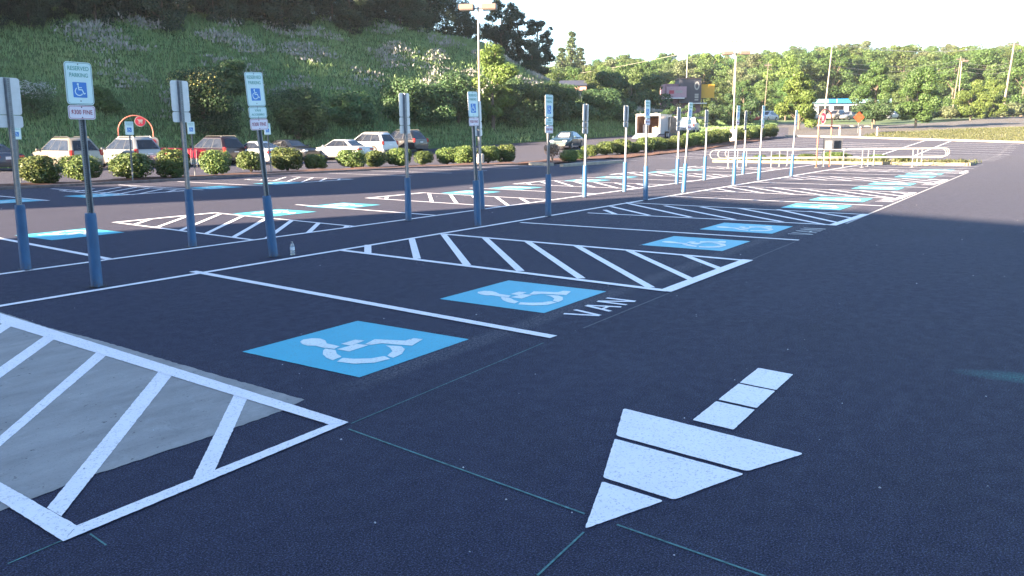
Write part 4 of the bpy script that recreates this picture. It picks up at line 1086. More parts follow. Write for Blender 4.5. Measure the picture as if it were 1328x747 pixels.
for k in (-.9, .1, .9):
    wire(p1, p2, 1.4, side * k + Vector((0, 0, -.25)), lab=wl); wire(p2, p3, .9, side * k + Vector((0, 0, -.3)), lab=wl)
    wire(p1, E1, .6, side * k + Vector((0, 0, -.25)), lab=wl)
wire(p3, E0, 1.2, (0, 0, -.4), lab=wl)
for dz in (3.8, 4.6, 5.4): wire(p1 - Vector((0, 0, dz)), p4 - Vector((0, 0, dz - 3)), .8, lab=wl); wire(p4 - Vector((0, 0, dz - 3)), p2 - Vector((0, 0, dz - 1)), 1.0, lab=wl)

# orange diamond warning sign, bollards
x, y = (92.91, 10.78); o = thing('road_work_sign', 'orange diamond warning sign facing the lot beside the small dark tree', 'sign', (x, y, T(x, y)), R_(-56))
mb = MB(); mb.tube([(0, .03, 0), (0, .03, 2.2)], .03, M_GALV, 6); mb.build('post', o)
mb = MB(); s = .60
mb.prism([(-s, 0, 1.75), (0, 0, 1.75 - s), (s, 0, 1.75), (0, 0, 1.75 + s)], (0, .012, 0), M_ORANGE); d = mb.build('diamond_panel', o)
mb = MB(); 
for a, b in (((-.25, 1.9), (.25, 1.82)), ((-.3, 1.74), (.3, 1.66)), ((-.2, 1.58), (.2, 1.50))): mb.poly([(a[0], -.006, a[1]), (a[0], -.006, b[1]), (b[0], -.006, b[1]), (b[0], -.006, a[1])], plain('sign_marks', (.35, .05, .01), .6))
mb.build('sign_marks', d)
for i, (px_, s_) in enumerate(((1088.5, 90), (1114, 88), (1137.5, 87))):
    pass
for (loc, lb) in (((86.5, 11.33), 'leftmost short white post on the far kerb'), ((86.13, 9.2), 'short white post just below the orange diamond sign'), ((85.51, 7.44), 'rightmost short white post, below the small dark tree')):
    o = thing('marker_post', lb, 'bollard', (loc[0], loc[1], T(*loc)), 0, 'short white posts on the far kerb')
    mb = MB(); mb.tube([(0, 0, 0), (0, 0, .95), (0, 0, 1.0)], [.11, .10, .05], M_RAIL, 10); mb.build('post', o, angle=40)
    mb = MB(); mb.tube([(0, 0, .72), (0, 0, .82)], .112, M_ORANGE, 10); mb.build('reflective_band', o)

# ================================================================== buildings
def windows(o, xs, y, z0, z1, wd, ny=-1):
    for x in xs:
        mb = MB(); mb.box((x, y, (z0 + z1) / 2), (wd, .08, z1 - z0), M_DARK); f = mb.build('window', o)
        mb = MB(); mb.box((x, y + ny * .045, (z0 + z1) / 2), (wd - .16, .02, z1 - z0 - .16), M_GLASS); mb.build('pane', f)
# the store whose shadow covers the near pavement stands behind the camera
M_BRICK = plain('tan_store_wall', (.42, .36, .29), .9, var=.1, scale=2)
ca = Vector((-.36, -.933)); cb = Vector((-.93, .37)); C0 = Vector((-23.2, 15.4)); HS = 10.8
st_ = thing('store_building', 'long tan store wall behind the viewer casting the broad evening shadow', 'building', (0, 0, 0))
mb = MB(); P0, P1, P2, P3 = C0, C0 + ca * 95, C0 + ca * 95 + cb * 45, C0 + cb * 45
mb.prism([(p.x, p.y, 0) for p in (P0, P3, P2, P1)], (0, 0, HS), M_BRICK); mb.build('wall', st_)
mb = MB(); q = (P0 - cb * .0 + Vector((.1, .1)), P3 + Vector((-.1, .1)), P2 + Vector((-.1, -.1)), P1 + Vector((.1, -.1)))
mb.prism([(p.x, p.y, HS) for p in q], (0, 0, .18), M_KERB); mb.build('parapet_cap', st_)
for t in range(8, 90, 12):
    c = C0 + ca * t - cb * .06; mb = MB(); mb.box((c.x, c.y, 1.8), (.12, 5, 2.8), M_DARK, rz=math.atan2(ca.y, ca.x) - PI / 2); f = mb.build('shop_window', st_)
    c = C0 + ca * t - cb * .13; mb = MB(); mb.box((c.x, c.y, 1.8), (.03, 4.8, 2.6), M_GLASS, rz=math.atan2(ca.y, ca.x) - PI / 2); mb.build('pane', f)
HC = 15.0
nb = thing('shadow_caster', 'unseen flat slab on columns, added and shaped to shade a strip of the lot', 'canopy', (0, 0, 0))
sh_ = -SL.xy / SL.z * HC
RP = [(12, 8.2), (26, 8.4), (46, 16.6), (17, 15.0), (11.5, 14.6), (8, 22), (-6, 27), (-10, 18), (2.5, 12.6)]
RP = [(x - sh_.x, y - sh_.y) for x, y in RP]  # added unseen slab: outline is the wanted ground shadow, shifted towards the sun
mb = MB(); mb.prism([(x, y, HC - .25) for x, y in RP], (0, 0, .4), M_KERB); mb.build('caster_slab', nb)
for x, y in ((RP[5][0] - 3, RP[5][1] - 3), (RP[0][0] - 2, RP[0][1] + 3.5), (RP[8][0] - 1, RP[8][1] + 2), (RP[6][0] + 2, RP[6][1] - 2)):
    mb = MB(); mb.tube([(x, y, 0), (x, y, HC - .24)], .12, M_GALV, 8); mb.build('column', nb)

# restaurant block above the dark trees
S1 = (111.04, 39.29); zz = T(*S1); rs = thing('restaurant_building', 'dark boxy building with purple fascia and yellow panel rising over the dark trees', 'building', (S1[0], S1[1], zz), R_(-58))
M_DGREY = plain('dark_panel', (.035, .038, .055), .6, var=.1); M_PURP = plain('purple_brick', (.20, .12, .15), .85, var=.15, scale=4); M_YEL = plain('yellow_panel', (.42, .24, .015), .5, var=.06)
mb = MB(); mb.box((0, 2.6, 3.0), (5.4, 5, 6.0), M_PURP); mb.build('wall', rs)
mb = MB(); mb.box((.9, 1.4, 4.9), (3.2, 4.0, 3.5), M_DGREY); mb.build('tower', rs)
mb = MB(); mb.box((.9, 1.4, 6.72), (3.4, 4.2, .12), M_LHEAD); mb.build('tower_cap', rs)
mb = MB(); mb.box((-1.1, -.8, 4.75), (2.9, .3, 1.6), plain('fascia', (.30, .20, .24), .7)); fs = mb.build('fascia', rs)
mb = MB(); mb.box((-1.85, -.97, 4.75), (.7, .03, .5), M_RED); mb.box((-.75, -.97, 4.8), (1.0, .03, .36), M_RAIL); mb.build('shop_sign', fs)
mb = MB(); mb.box((-1.3, -.9, 3.85), (2.6, 1.2, .16), M_ALU); mb.build('canopy', rs)
mb = MB(); n = 20
mb.raw([(1.9 + .38 * math.cos(2 * PI * k / n), -.62, 5.65 + .62 * math.sin(2 * PI * k / n)) for k in range(n)] + [(1.9 + .22 * math.cos(2 * PI * k / n), -.62, 5.65 + .38 * math.sin(2 * PI * k / n)) for k in range(n)], [(k, (k + 1) % n, n + (k + 1) % n, n + k) for k in range(n)], M_RAIL)
mb.box((1.9, -.62, 4.35), (.55, .02, .28), M_RAIL); mb.box((1.9, -.62, 4.0), (.55, .02, .28), M_RAIL); mb.box((1.9, -.62, 3.62), (.55, .02, .22), M_RAIL); mb.build('round_emblem', rs)
mb = MB(); mb.box((3.7, .4, 4.9), (2.0, .2, 2.0), M_YEL); mb.build('yellow_panel', rs)
mb = MB(); mb.box((2.2, -.2, 3.1), (2.4, 1.4, .14), M_ALU); mb.build('lower_canopy', rs)
mb = MB(); mb.tube([(3.0, .5, 0), (3.0, .5, 4.0)], .12, M_DARK, 8); mb.tube([(4.4, .5, 0), (4.4, .5, 4.0)], .12, M_DARK, 8); mb.build('panel_leg', rs)
windows(rs, (-1.9, -.6), .06, 1.2, 3.2, 1.0)

S2 = (172.03, 27.68); bb = thing('shop_building', 'low white shop with blue roof band seen between the trees beyond the road', 'building', (S2[0], S2[1], T(*S2)), R_(-57))
M_PALEW = plain('pale_wall', (.32, .34, .36), .7, var=.06); M_BAND = plain('blue_fascia', (.02, .16, .48), .5); M_PBLUE = plain('pale_blue_fascia', (.20, .36, .42), .5)
mb = MB(); mb.box((-.5, 5, 1.5), (15, 10, 3.0), M_PALEW); mb.build('wall', bb)
mb = MB(); mb.box((-.5, 4.9, 3.4), (15.6, 10.8, .8), M_PBLUE); rf = mb.build('roof_band', bb)
mb = MB(); mb.box((-4.6, -.56, 3.4), (1.4, .12, .8), M_BAND); mb.box((-2.0, -.56, 3.4), (3.0, .12, .8), plain('bright_blue', (.02, .28, .62), .5)); mb.build('blue_sign', rf)
windows(bb, (-6, -3, 0, 3, 5.5), -.03, .6, 2.5, 2.0)
S3 = (113.97, 59.95); hb = thing('brick_house', 'small pinkish brick house wall peeking over the bank end', 'house', (S3[0], S3[1], T(*S3) - 1.2), R_(-60))
M_PINK = plain('pink_brick', (.30, .17, .15), .9, var=.15, scale=5)
mb = MB(); mb.box((0, 3, 3.6), (4.6, 6, 7.2), M_PINK); mb.build('wall', hb)
mb = MB(); mb.prism([(-2.5, -.4, 7.2), (2.5, -.4, 7.2), (2.1, 3, 8.2), (-2.1, 3, 8.2)], (0, .12, .05), M_DGREY); mb.build('roof', hb)
windows(hb, (-1.2, 1.1), -.03, 4.4, 6.0, 1.1)

# ================================================================== the bank
nx, ny = 150, 42
vs = []; fs_ = []
xs = [-60 + 190 * i / nx for i in range(nx + 1)]
for i, x in enumerate(xs):
    y0 = interp(TOE, x)
    for j in range(ny + 1):
        d = -.3 + (j / ny) ** 1.2 * 60
        y = y0 + d; z = bank(x, y) + (.015 if d < 0 else .02) + (random.uniform(-.12, .12) if d > 1.0 else 0)
        vs.append((x, y, z))
for i in range(nx):
    for j in range(ny): a = i * (ny + 1) + j; fs_.append((a, a + ny + 1, a + ny + 2, a + 1))
mt, n, b = newmat('bank_soil'); f1 = noise(n, .25, 4, .65); f2 = noise(n, 1.6, 4, .7)
c = ramp(n, f1, [(.3, (.05, .09, .035)), (.7, (.09, .125, .05))]); c = mixc(n, ramp(n, f2, [(.5, 0.), (.75, .7)]), c, (.09, .085, .045)); n.links.new(c, b.inputs['Base Color']); b.inputs['Roughness'].default_value = 1; b.inputs['Specular IOR Level'].default_value = .1
mb = MB(); mb.raw(vs, fs_, mt); o = mb.build('grassy_bank', smooth=True); tag(o, kind='structure')

def blades(name, pts, h, wd, mat, per=4, label=None, cat=None, spread=.35, r_bias=None):
    pts = np.array(pts); n0 = len(pts); P = np.repeat(pts, per, 0); n = len(P)
    P = P + np.c_[rng.normal(size=(n, 2)) * spread, np.zeros(n)]
    H = h * (.5 + rng.random(n)); a = rng.random(n) * 2 * PI
    w_ = wd * (.6 + .8 * rng.random(n)); dx = np.c_[np.cos(a), np.sin(a), np.zeros(n)] * w_[:, None] / 2
    lean = rng.normal(size=(n, 2)) * .32
    top = P + np.c_[lean * H[:, None], H]; md = P + np.c_[lean * .25 * H[:, None], H * .55]
    v = np.stack([P - dx, P + dx, md + dx * .9, top, md - dx * .9], 1).reshape(-1, 3)
    me = bpy.data.meshes.new(name); me.vertices.add(len(v)); me.vertices.foreach_set('co', v.astype(np.float32).ravel())
    me.loops.add(n * 5); me.loops.foreach_set('vertex_index', np.arange(n * 5, dtype=np.int32)); me.polygons.add(n); me.polygons.foreach_set('loop_start', np.arange(0, n * 5, 5, dtype=np.int32))
    me.materials.append(mat); me.update(calc_edges=True); at = me.attributes.new('rnd', 'FLOAT', 'FACE')
    r = np.repeat(rng.random(n0), per) * .5 + rng.random(n) * .5
    if r_bias is not None: r = np.clip(r * .6 + np.repeat(np.array(r_bias), per) * .4, 0, 1)
    at.data.foreach_set('value', r.astype(np.float32))
    o = mesh_obj(name, me); tag(o, label, cat, kind='stuff'); return o
def pn_(x, y, s=1.0): return .5 + .5 * (math.sin(x * .31 * s + 1.3 * math.sin(y * .23 * s)) * math.sin(y * .41 * s + 1.1 * math.sin(x * .17 * s)))
pts = []; bias = []; fl = []; fb = []
random.seed(11)
while len(pts) < 30000:
    x = random.uniform(8, 128); d = 24 * random.random() ** .85; y = interp(TOE, x) + d
    if d > 22 and x > 90: continue
    z = bank(x, y); q = pn_(x, y); 
    pts.append((x, y, z)); bias.append(q)
    band = math.exp(-((d - 15.5 + .06 * (x - 40)) / 3.2) ** 2) + .8 * math.exp(-((d - 8.5) / 1.8) ** 2) * (.4 + .6 * pn_(y, x, 1.7))
    if x > 28 and random.random() < band * .9 * (pn_(x, y, 2.1) > .55): fl.append((x, y, z + random.uniform(.15, .4)))
blades('bank_tall_grass', pts, .29, .055, L_GRASS, 9, 'tall rough grass covering the shaded bank', 'grass', .35, bias)
blades('bank_wildflowers', fl, .22, .12, L_GREYF, 7, 'grey lilac flower heads drifting across the bank', 'wildflowers', .4)
# verge grass
pts = []
vp = [(84.411, 8.656), (83.175, 3.985), (80.985, -5.691), (77.64, -14.84), (105.55, -16.82), (118.332, -4.146), (110.313, 1.887), (102.589, 5.187), (98.273, 7.031), (93.021, 8.977)]
def inside(p, poly):
    c = False
    for i in range(len(poly)):
        a, b = poly[i], poly[i - 1]
        if (a[1] > p[1]) != (b[1] > p[1]) and p[0] < (b[0] - a[0]) * (p[1] - a[1]) / (b[1] - a[1]) + a[0]: c = not c
    return c
x0, x1 = min(p[0] for p in vp), max(p[0] for p in vp); y0, y1 = min(p[1] for p in vp), max(p[1] for p in vp)
while len(pts) < 7000:
    p = (random.uniform(x0, x1), random.uniform(y0, y1))
    if inside(p, vp): pts.append((p[0], p[1], T(*p) + .04))
blades('verge_tall_grass', pts, .10, .06, L_DRY, 4, 'dry yellow green grass on the verge beyond the lot', 'grass', .3)
pts = []
for _ in range(1500):
    t = random.random(); x = 82 + 34 * t; y = interp(TOE, x) - random.uniform(-.5, 3.0); pts.append((x, y, bank(x, y)))
blades('foot_grass', pts, .25, .10, L_GRASS, 4, 'short green grass at the foot of the bank', 'grass', .35)

# ================================================================== shrubs in the beds
def shrub_proto(n, size, mat, seed, squash=1.0):
    random.seed(seed); cl = [(0, 0, .55, .50, .50, .42)]
    for k in range(9):
        a = random.uniform(0, 2 * PI); r = random.uniform(.2, .38); cl.append((r * math.cos(a), r * math.sin(a), random.uniform(.22, .86), .25, .25, .2 * squash))
    me = leaf_mesh('shrub_leaves', cl, n, size, mat, inner=.80, up=.25, boxy=.75)
    mb = MB()
    for k in range(6):
        a = k * 1.05 + random.random(); mb.tube([(.02 * math.cos(a), .02 * math.sin(a), 0), (.16 * math.cos(a), .16 * math.sin(a), .4), (.28 * math.cos(a), .28 * math.sin(a), .75)], [.025, .016, .006], M_BARK, 5)
    return me, mb.mesh('stems')
SHP = [shrub_proto(5200, .075, L_HEDGE, s) for s in (1, 2, 3)]
def put_shrub(i, loc, wd, ht, label, group, name='shrub'):
    me, st = SHP[i % 3]; o = thing(name, label, 'shrub', (loc[0], loc[1], T(*loc) + .04), i * 1.7, group)
    o.scale = (wd, wd, ht)
    mesh_obj('leaves', me, o); mesh_obj('stems', st, o)
gS = 'clipped round shrubs in the mulch bed by the parked cars'
ORD = ['first', 'second', 'third', 'fourth', 'fifth', 'sixth', 'seventh', 'eighth', 'ninth', 'tenth', 'eleventh', 'twelfth', 'thirteenth', 'fourteenth', 'fifteenth', 'sixteenth', 'seventeenth', 'eighteenth', 'nineteenth', 'twentieth', 'twenty-first', 'twenty-second', 'twenty-third', 'twenty-fourth']
NEAR = [((8.798, 21.727), 54, 38), ((10.929, 22.856), 48, 35), ((12.03, 21.238), 51, 37), ((13.677, 20.991), 40, 39), ((16.326, 21.863), 38, 34), ((19.273, 23.243), 33, 28), ((21.213, 22.936), 42, 30), ((22.448, 22.305), 28, 21), ((23.926, 21.197), 37, 26), ((25.913, 21.418), 29, 22), ((27.221, 20.952), 32, 25), ((29.501, 21.134), 25, 19), ((30.967, 20.632), 27, 22), ((31.37, 19.654), 28, 25), ((32.897, 19.114), 28, 24), ((34.364, 18.859), 27, 24)]
xtra = {0: 'largest round shrub, leftmost, in front of the beige SUV', 5: 'small round shrub in front of the white coupe', 7: 'low narrow shrub in front of the pearl white sedan front wheel'}
for i, (l, a, b) in enumerate(NEAR):
    k_ = sdist(*l) / 1049 ; a = a * k_ / 1.12; b = b * k_ / 1.04
    put_shrub(i, l, a, b, xtra.get(i, 'round green shrub with sunlit left side, %s from the left in the mulch bed' % ORD[i]), gS)
HEDGE = [((46.039, 19.515), 22, 16), ((47.612, 19.027), 26, 19), ((49.214, 18.572), 28, 20), ((50.765, 18.307), 20, 15), ((52.346, 18.083), 26, 20), ((54.015, 17.798), 24, 18), ((55.693, 17.61), 20, 15), ((57.409, 17.469), 22, 18), ((59.196, 17.323), 22, 19), ((61.028, 17.229), 22, 19), ((62.939, 17.131), 22, 19), ((64.904, 17.088), 22, 19), ((66.957, 17.043), 20, 18), ((71.387, 16.883), 20, 17), ((73.715, 16.896), 20, 18), ((75.439, 16.682), 20, 17), ((77.186, 16.529), 22, 17), ((78.959, 16.44), 20, 17)]
for i, (l, a, b) in enumerate(HEDGE): put_shrub(i + 1, l, a * sdist(*l) / 1049 / 1.12, b * sdist(*l) / 1049 / 1.04, 'bushy shrub, %s from the left in the long hedge beyond the gap' % ORD[i], 'shrubs of the long hedge receding to the road')
# pale dead bush and two low shrubs at the hedge start
me = leaf_mesh('dead_leaves', [(0, 0, .62, .42, .42, .34), (.2, 0, .8, .22, .22, .2), (-.2, .1, .75, .24, .24, .2)], 1100, .09, L_DEAD, inner=.3)
l = (36.547, 16.944); o = thing('dead_bush', 'pale brown dead bush at the near end of the long hedge', 'bush', (l[0], l[1], .05), 0); mesh_obj('leaves', me, o); o.scale = (1.15, 1.15, 1.15)
mb = MB()
for k in range(9): a = k * .7; mb.tube([(0, 0, 0), (.12 * math.cos(a), .12 * math.sin(a), .4), (.38 * math.cos(a), .38 * math.sin(a), .95)], [.02, .013, .005], M_PALEBARK, 5)
mb.build('stems', o)
for i, (l, s_) in enumerate((((36.929, 15.976), .9), ((41.017, 17.523), .8))):
    me = SHP[i][0]; o = thing('low_shrub', ['low yellow green shrub in front of the blue green sedan bonnet', 'low shrub just left of the long hedge start'][i], 'shrub', (l[0], l[1], .05), 0, 'low shrubs at the hedge start'); o.scale = (1.2 * s_, 1.2 * s_, .8 * s_); mesh_obj('leaves', me, o); mesh_obj('stems', SHP[i][1], o)
# sparse plants in the cart island
for i, (l, s_) in enumerate((((43.57, 6.48), .45), ((43.967, 5.435), .5), ((43.857, 3.776), .6), ((43.751, 2.184), .8), ((43.903, 1.792), .6), ((43.316, -0.218), .6), ((42.566, -1.594), .45))):
    o = thing('ground_plant', 'scrubby low plant, %s from the left in the cart island' % ORD[i], 'plant', (l[0], l[1], .1), i, 'low plants in the cart island'); o.scale = (s_ * 1.6, s_ * 1.6, s_ * .6); mesh_obj('leaves', SHP[i % 3][0], o); mesh_obj('stems', SHP[i % 3][1], o)
mb = MB()
tufts = [];
for _ in range(500):
    t = random.random(); u = random.uniform(.3, 2.8); p = i0 + (i1 - i0) * t + nn_ * u; tufts.append((p.x, p.y, .10))
blades('island_weeds', tufts, .14, .05, L_DRY, 4, 'thin weeds in the cart island bed', 'weeds', .2)
# concrete block by the shrubs under the lamp
l = (32.44, 18.622)

# ================================================================== bushes and trees
def bank_z(l): return bank(l[0], l[1])
def bush(name, label, loc, w_, h, mat, n, size, seed, group=None, up=.3, hi=None, cat='bush', zoff=-.2, nclump=26, sparse=.72):
    random.seed(seed); cl = []
    for k in range(nclump):
        a = random.uniform(0, 2 * PI); r = random.random() ** .6 * .36; z = random.uniform(.12, .80)
        s = random.uniform(.13, .24); r *= (1.15 - .55 * z)
        cl.append((r * w_ * math.cos(a), r * w_ * math.sin(a), z * h, s * w_, s * w_, s * h * .85))
    o = thing(name, label, cat, (loc[0], loc[1], bank_z(loc) + zoff), 0, group)
    mesh_obj('leaves', leaf_mesh('leaves', cl, n, size, mat, up=up, hi=hi, inner=sparse), o)
    mb = MB()
    for k in range(7):
        c = cl[k]; mb.tube([(0, 0, 0), (c[0] * .4, c[1] * .4, c[2] * .5), (c[0], c[1], c[2])], [.07 * h / 4, .045 * h / 4, .02], M_BARK, 6)
    mb.build('stems', o); return o
bush('flowering_bush', 'large bush topped with pale yellow flower spikes, sunlit at its top', (31.19, 43.1), 5.4, 5.0, L_FLOWER, 18000, .15, 21, hi=.06)
bush('white_flower_bush', 'small bush dusted with white flowers behind the beige SUV', (21.45, 47.67), 3.6, 2.6, L_WHITEF, 5000, .12, 22, hi=.3)
bush('round_bush', 'rounded mid green bush at the bank foot behind the dark sedan', (37.7, 40.61), 4.8, 4.6, L_DARK, 15000, .17, 23)
gB2 = 'dark bushes along the foot of the bank'
for i, (l, w_, h, m_, lb) in enumerate((
    ((43.55, 40.89), 5.0, 2.8, L_DARK, 'low dark bush behind the pearl white sedan'),
    ((49.86, 40.48), 5.2, 4.2, L_DARK, 'dark bush behind the rear-view three-plate post'),
    ((52.85, 39.64), 5.0, 4.0, L_DARK, 'mid green leafy bush left of the leaning posts'),
    ((55.75, 38.92), 5.6, 5.4, L_DARK, 'tall dark bush just left of the sunlit tree'),
    ((63.07, 37.02), 6.0, 4.6, L_DARK, 'broad dark bush right of the sunlit tree foot'),
    ((67.87, 37.07), 5.6, 4.4, L_DARK, 'dark bush above the blue-sleeved three-plate post'),
    ((72.02, 36.28), 6.0, 3.8, L_DARK, 'dark bush above the blue green sedan'),
    ((76.44, 35.12), 6.0, 3.6, L_DARK, 'dark low bush left of the open trailer'),
    ((80.61, 34.3), 5.0, 2.8, L_DARK, 'smallest dark bush at the bank foot, by the open trailer end'),
    ((36.02, 46.66), 4.0, 2.6, L_DARK, 'low dark bush between the flowering bush and round bush'),
    ((25.75, 47.57), 3.4, 1.8, L_MID, 'low green bush behind the beige SUV roof'))):
    bush('bank_bush', lb, l, w_, h, m_, 12000, .19, 30 + i, gB2)

def make_tree_mesh(seed, mat, H=10., crown=3.6, base=.28, n=9000, size=.30, nclump=34, trunk_r=.18, bark=M_BARK, clump=(.20, .34), sparse=.7, shape='round'):
    random.seed(seed); cl = []
    for k in range(nclump):
        z = random.uniform(base, .93); t = (z - base) / (1 - base)
        if shape == 'round': env = math.sin(PI * min(1, .18 + t * .80)) ** .7
        elif shape == 'cone': env = (1 - t) ** .9 + .05
        else: env = .75 + .25 * math.sin(PI * t)
        a = random.uniform(0, 2 * PI); r = random.random() ** .5 * crown * env * .78; s = crown * random.uniform(*clump) * (.6 + .4 * env)
        cl.append((r * math.cos(a), r * math.sin(a), z * H, s, s, s * .72))
    me = leaf_mesh('crown', cl, n, size, mat, inner=sparse)
    mb = MB(); top = H * (.8 if shape != 'cone' else .97)
    mb.tube([(0, 0, -.4), (.05, .03, H * .2), (-.06, .08, H * .5), (.04, 0, top)], [trunk_r * 1.25, trunk_r, trunk_r * .6, trunk_r * .15], bark, 8)
    for k in range(min(12, len(cl))):
        c = cl[k]; z0 = max(H * base * .8, c[2] - H * .22); mb.tube([(0, .03, z0), (c[0] * .5, c[1] * .5, (z0 + c[2]) / 2 + .1), (c[0], c[1], c[2])], [trunk_r * .4, trunk_r * .25, .02], bark, 5)
    return me, mb.mesh('trunk')
def tree(label, loc, mesh, sc=1., rot=0, group=None, z=None, scz=None, name='tree', cat='tree'):
    o = thing(name, label, cat, (loc[0], loc[1], (bank(*loc) if z is None else z) - .05), rot, group)
    o.scale = (sc, sc, scz or sc); mesh_obj('crown', mesh[0], o); mesh_obj('trunk', mesh[1], o); return o

# the wood continues on the bank to the left of the view
LEFTWOOD = [(-58 + 5.0 * i, interp(TOE, -58 + 5.0 * i) + (13 if i % 2 else 18) + 1.5 * math.sin(i * 2.1)) for i in range(15) if -58 + 5.0 * i < 6]
# sunlit tree by the lamp
tree('leafy tree on the bank foot, its crown lit yellow green behind the tall lamp', (59.23, 37.35), make_tree_mesh(5, L_BRIGHT, 8.6, 2.9, .2, 15000, .20, 30, .16), 1.0)
# hilltop trees
HT1 = [make_tree_mesh(s, L_HILLTREE, 10, 4.4, .02, 14000, .27, 52, .22) for s in (51, 52, 53)]
HT2 = [make_tree_mesh(s, L_HILLTREE, 10, 4.4, .16, 11000, .24, 46, .22, clump=(.10, .24), sparse=.4) for s in (61, 62, 63)]
gT = 'dark trees along the top of the bank'
k = 0
for l, s_ in (((27.01, 70.68), .95), ((29.38, 68.96), .9), ((32.32, 68.19), .95), ((34.82, 66.27), .85), ((38.15, 64.92), .95), ((40.79, 62.81), .9), ((43.97, 61.67), .95), ((47.39, 60.2), .9), ((50.82, 58.7), .95), ((54.21, 57.25), .95), ((58.41, 56.39), .95), ((62.76, 55.32), 1.0)):
    tree('dark tree crowding the top edge of the photo along the bank', l, HT1[k % 3], s_, k * 1.3, gT); k += 1
for i in range(30):
    px_ = -60 + i * 21; X_ = None
    a_ = R_(34.08915733) - math.atan((px_ - 664) / 1049.485)
    # walk out along the bearing until we are 16-18 m up the bank
    t_ = 30
    while (CAM[1] + t_ * math.sin(a_)) - interp(TOE, CAM[0] + t_ * math.cos(a_)) < 18.9 + 1.4 * math.sin(i * 1.7) - (1.0 if px_ < 250 else 0): t_ += .3
    l = (CAM[0] + t_ * math.cos(a_), CAM[1] + t_ * math.sin(a_))
    o = tree('low dark tree filling the brush line at the top of the bank', l, HT1[(i + 1) % 3], .42 + .12 * math.sin(i * 2.6) ** 2, i * 1.9, 'low dark trees at the edge of the bank wood')
for i, l in enumerate(LEFTWOOD): tree('dark tree of the bank wood left of the view', l, HT1[i % 3], 1.25, i * .9, 'dark trees of the bank wood outside the left edge')
tree('tall dark tree at the skyline end of the bank wood, touching the open sky', (68.52, 55.74), HT1[0], 1.12, .5, gT)
tree('dark tree left of the tall lamp heads, half below the skyline', (73.06, 56.16), HT1[1], .88, .5, gT)
tree('low dark tree directly behind the tall lamp pole', (76.53, 54.61), HT1[2], .62, 1.5, gT)
tree('small dark tree just right of the tall lamp pole', (79.45, 53.86), HT2[1], .55, 1.5, gT)
tree('open dark tree with sky gaps, tallest right of the tall lamp', (83.59, 53.09), HT2[0], 1.0, .2, gT)
tree('open dark tree with sky gaps, in the middle of the three right of the lamp', (85.62, 51.87), HT2[1], .92, 1.2, gT)
tree('open dark tree at the outer right end of the bank ridge', (88.7, 50.89), HT2[2], .86, 2.2, gT)
tree('squat dark tree below the open trees at the ridge end', (84.08, 48.8), HT1[2], .5, 2.2, gT)

# dark trees behind the trailer
DT = [make_tree_mesh(s, L_DARK, 8, 4.0, .05, 9000, .30, 32, .2) for s in (71, 72)]
gD = 'dark trees standing between the bank end and the restaurant'
for i, (l, s_, lb) in enumerate((((92.53, 45.24), .80, 'dark tree at the left end, beside the pink house wall'), ((97.76, 44.65), .98, 'dark tree above the open trailer rear, second from the left'), ((101.28, 43.01), .95, 'broad dark tree directly above the trailer roof'), ((103.69, 41.23), .92, 'dark tree beside the purple fascia'),
    ((95.02, 34.42), .40, 'low dark tree under the white canopy'), ((94.54, 31.56), .42, 'low dark tree below the dark tower'), ((100.02, 30.61), .48, 'dark tree under the yellow panel'), ((105.37, 29.83), .58, 'dark tree left of the red SUV'), ((112.18, 30.47), .72, 'dark tree above the red SUV'))):
    tree(lb, l, DT[i % 2], s_, i * 1.1, gD, z=T(*l))
# lot trees
tree('bright yellow green round tree on the far kerb behind the last sign post', (100.41, 19.33), make_tree_mesh(81, L_BRIGHT, 7.2, 3.1, .10, 14000, .24, 34, .14), 1.0, 0, None)
tree('small dark wide-crowned tree behind the orange sign', (105.6, 11.65), make_tree_mesh(82, L_DARK, 4.0, 2.7, .38, 6000, .2, 20, .10), 1.0, 0, None)
tree('largest verge tree, round and green on a pale trunk', (110.87, 7.43), make_tree_mesh(83, L_MID, 7.6, 3.5, .16, 17000, .24, 40, .14, M_PALEBARK), 1.0, 0, None)
tree('green tree rising behind the small dark tree', (131.51, 16.19), make_tree_mesh(84, L_MID, 9.2, 3.6, .12, 13000, .28, 34, .16), 1.0, 0, None)
tree('yellow green small tree left of the thick leaning pole', (153.54, 5.05), make_tree_mesh(85, L_BRIGHT, 6.6, 3.4, .06, 9000, .26, 26, .14), 1.0, 0, None)
tree('yellow green tree touching the thick leaning pole', (166.83, 3.25), make_tree_mesh(86, L_BRIGHT, 7.2, 3.0, .06, 9000, .28, 26, .14), 1.0, 0, None)
FS = [make_tree_mesh(s, m_, 14, 5.2, .16, 9500, .36, 46, .24, b_, clump=(.17, .30)) for s, m_, b_ in ((91, L_FOREST, M_BARK), (92, L_MID, M_BARK), (93, L_PALE, M_PALEBARK), (94, L_FOREST, M_PALEBARK), (95, L_BRIGHT, M_BARK))]
PINE = make_tree_mesh(96, L_PINE, 14, 3.0, .08, 7000, .34, 110, .2, shape='cone', clump=(.20, .30))
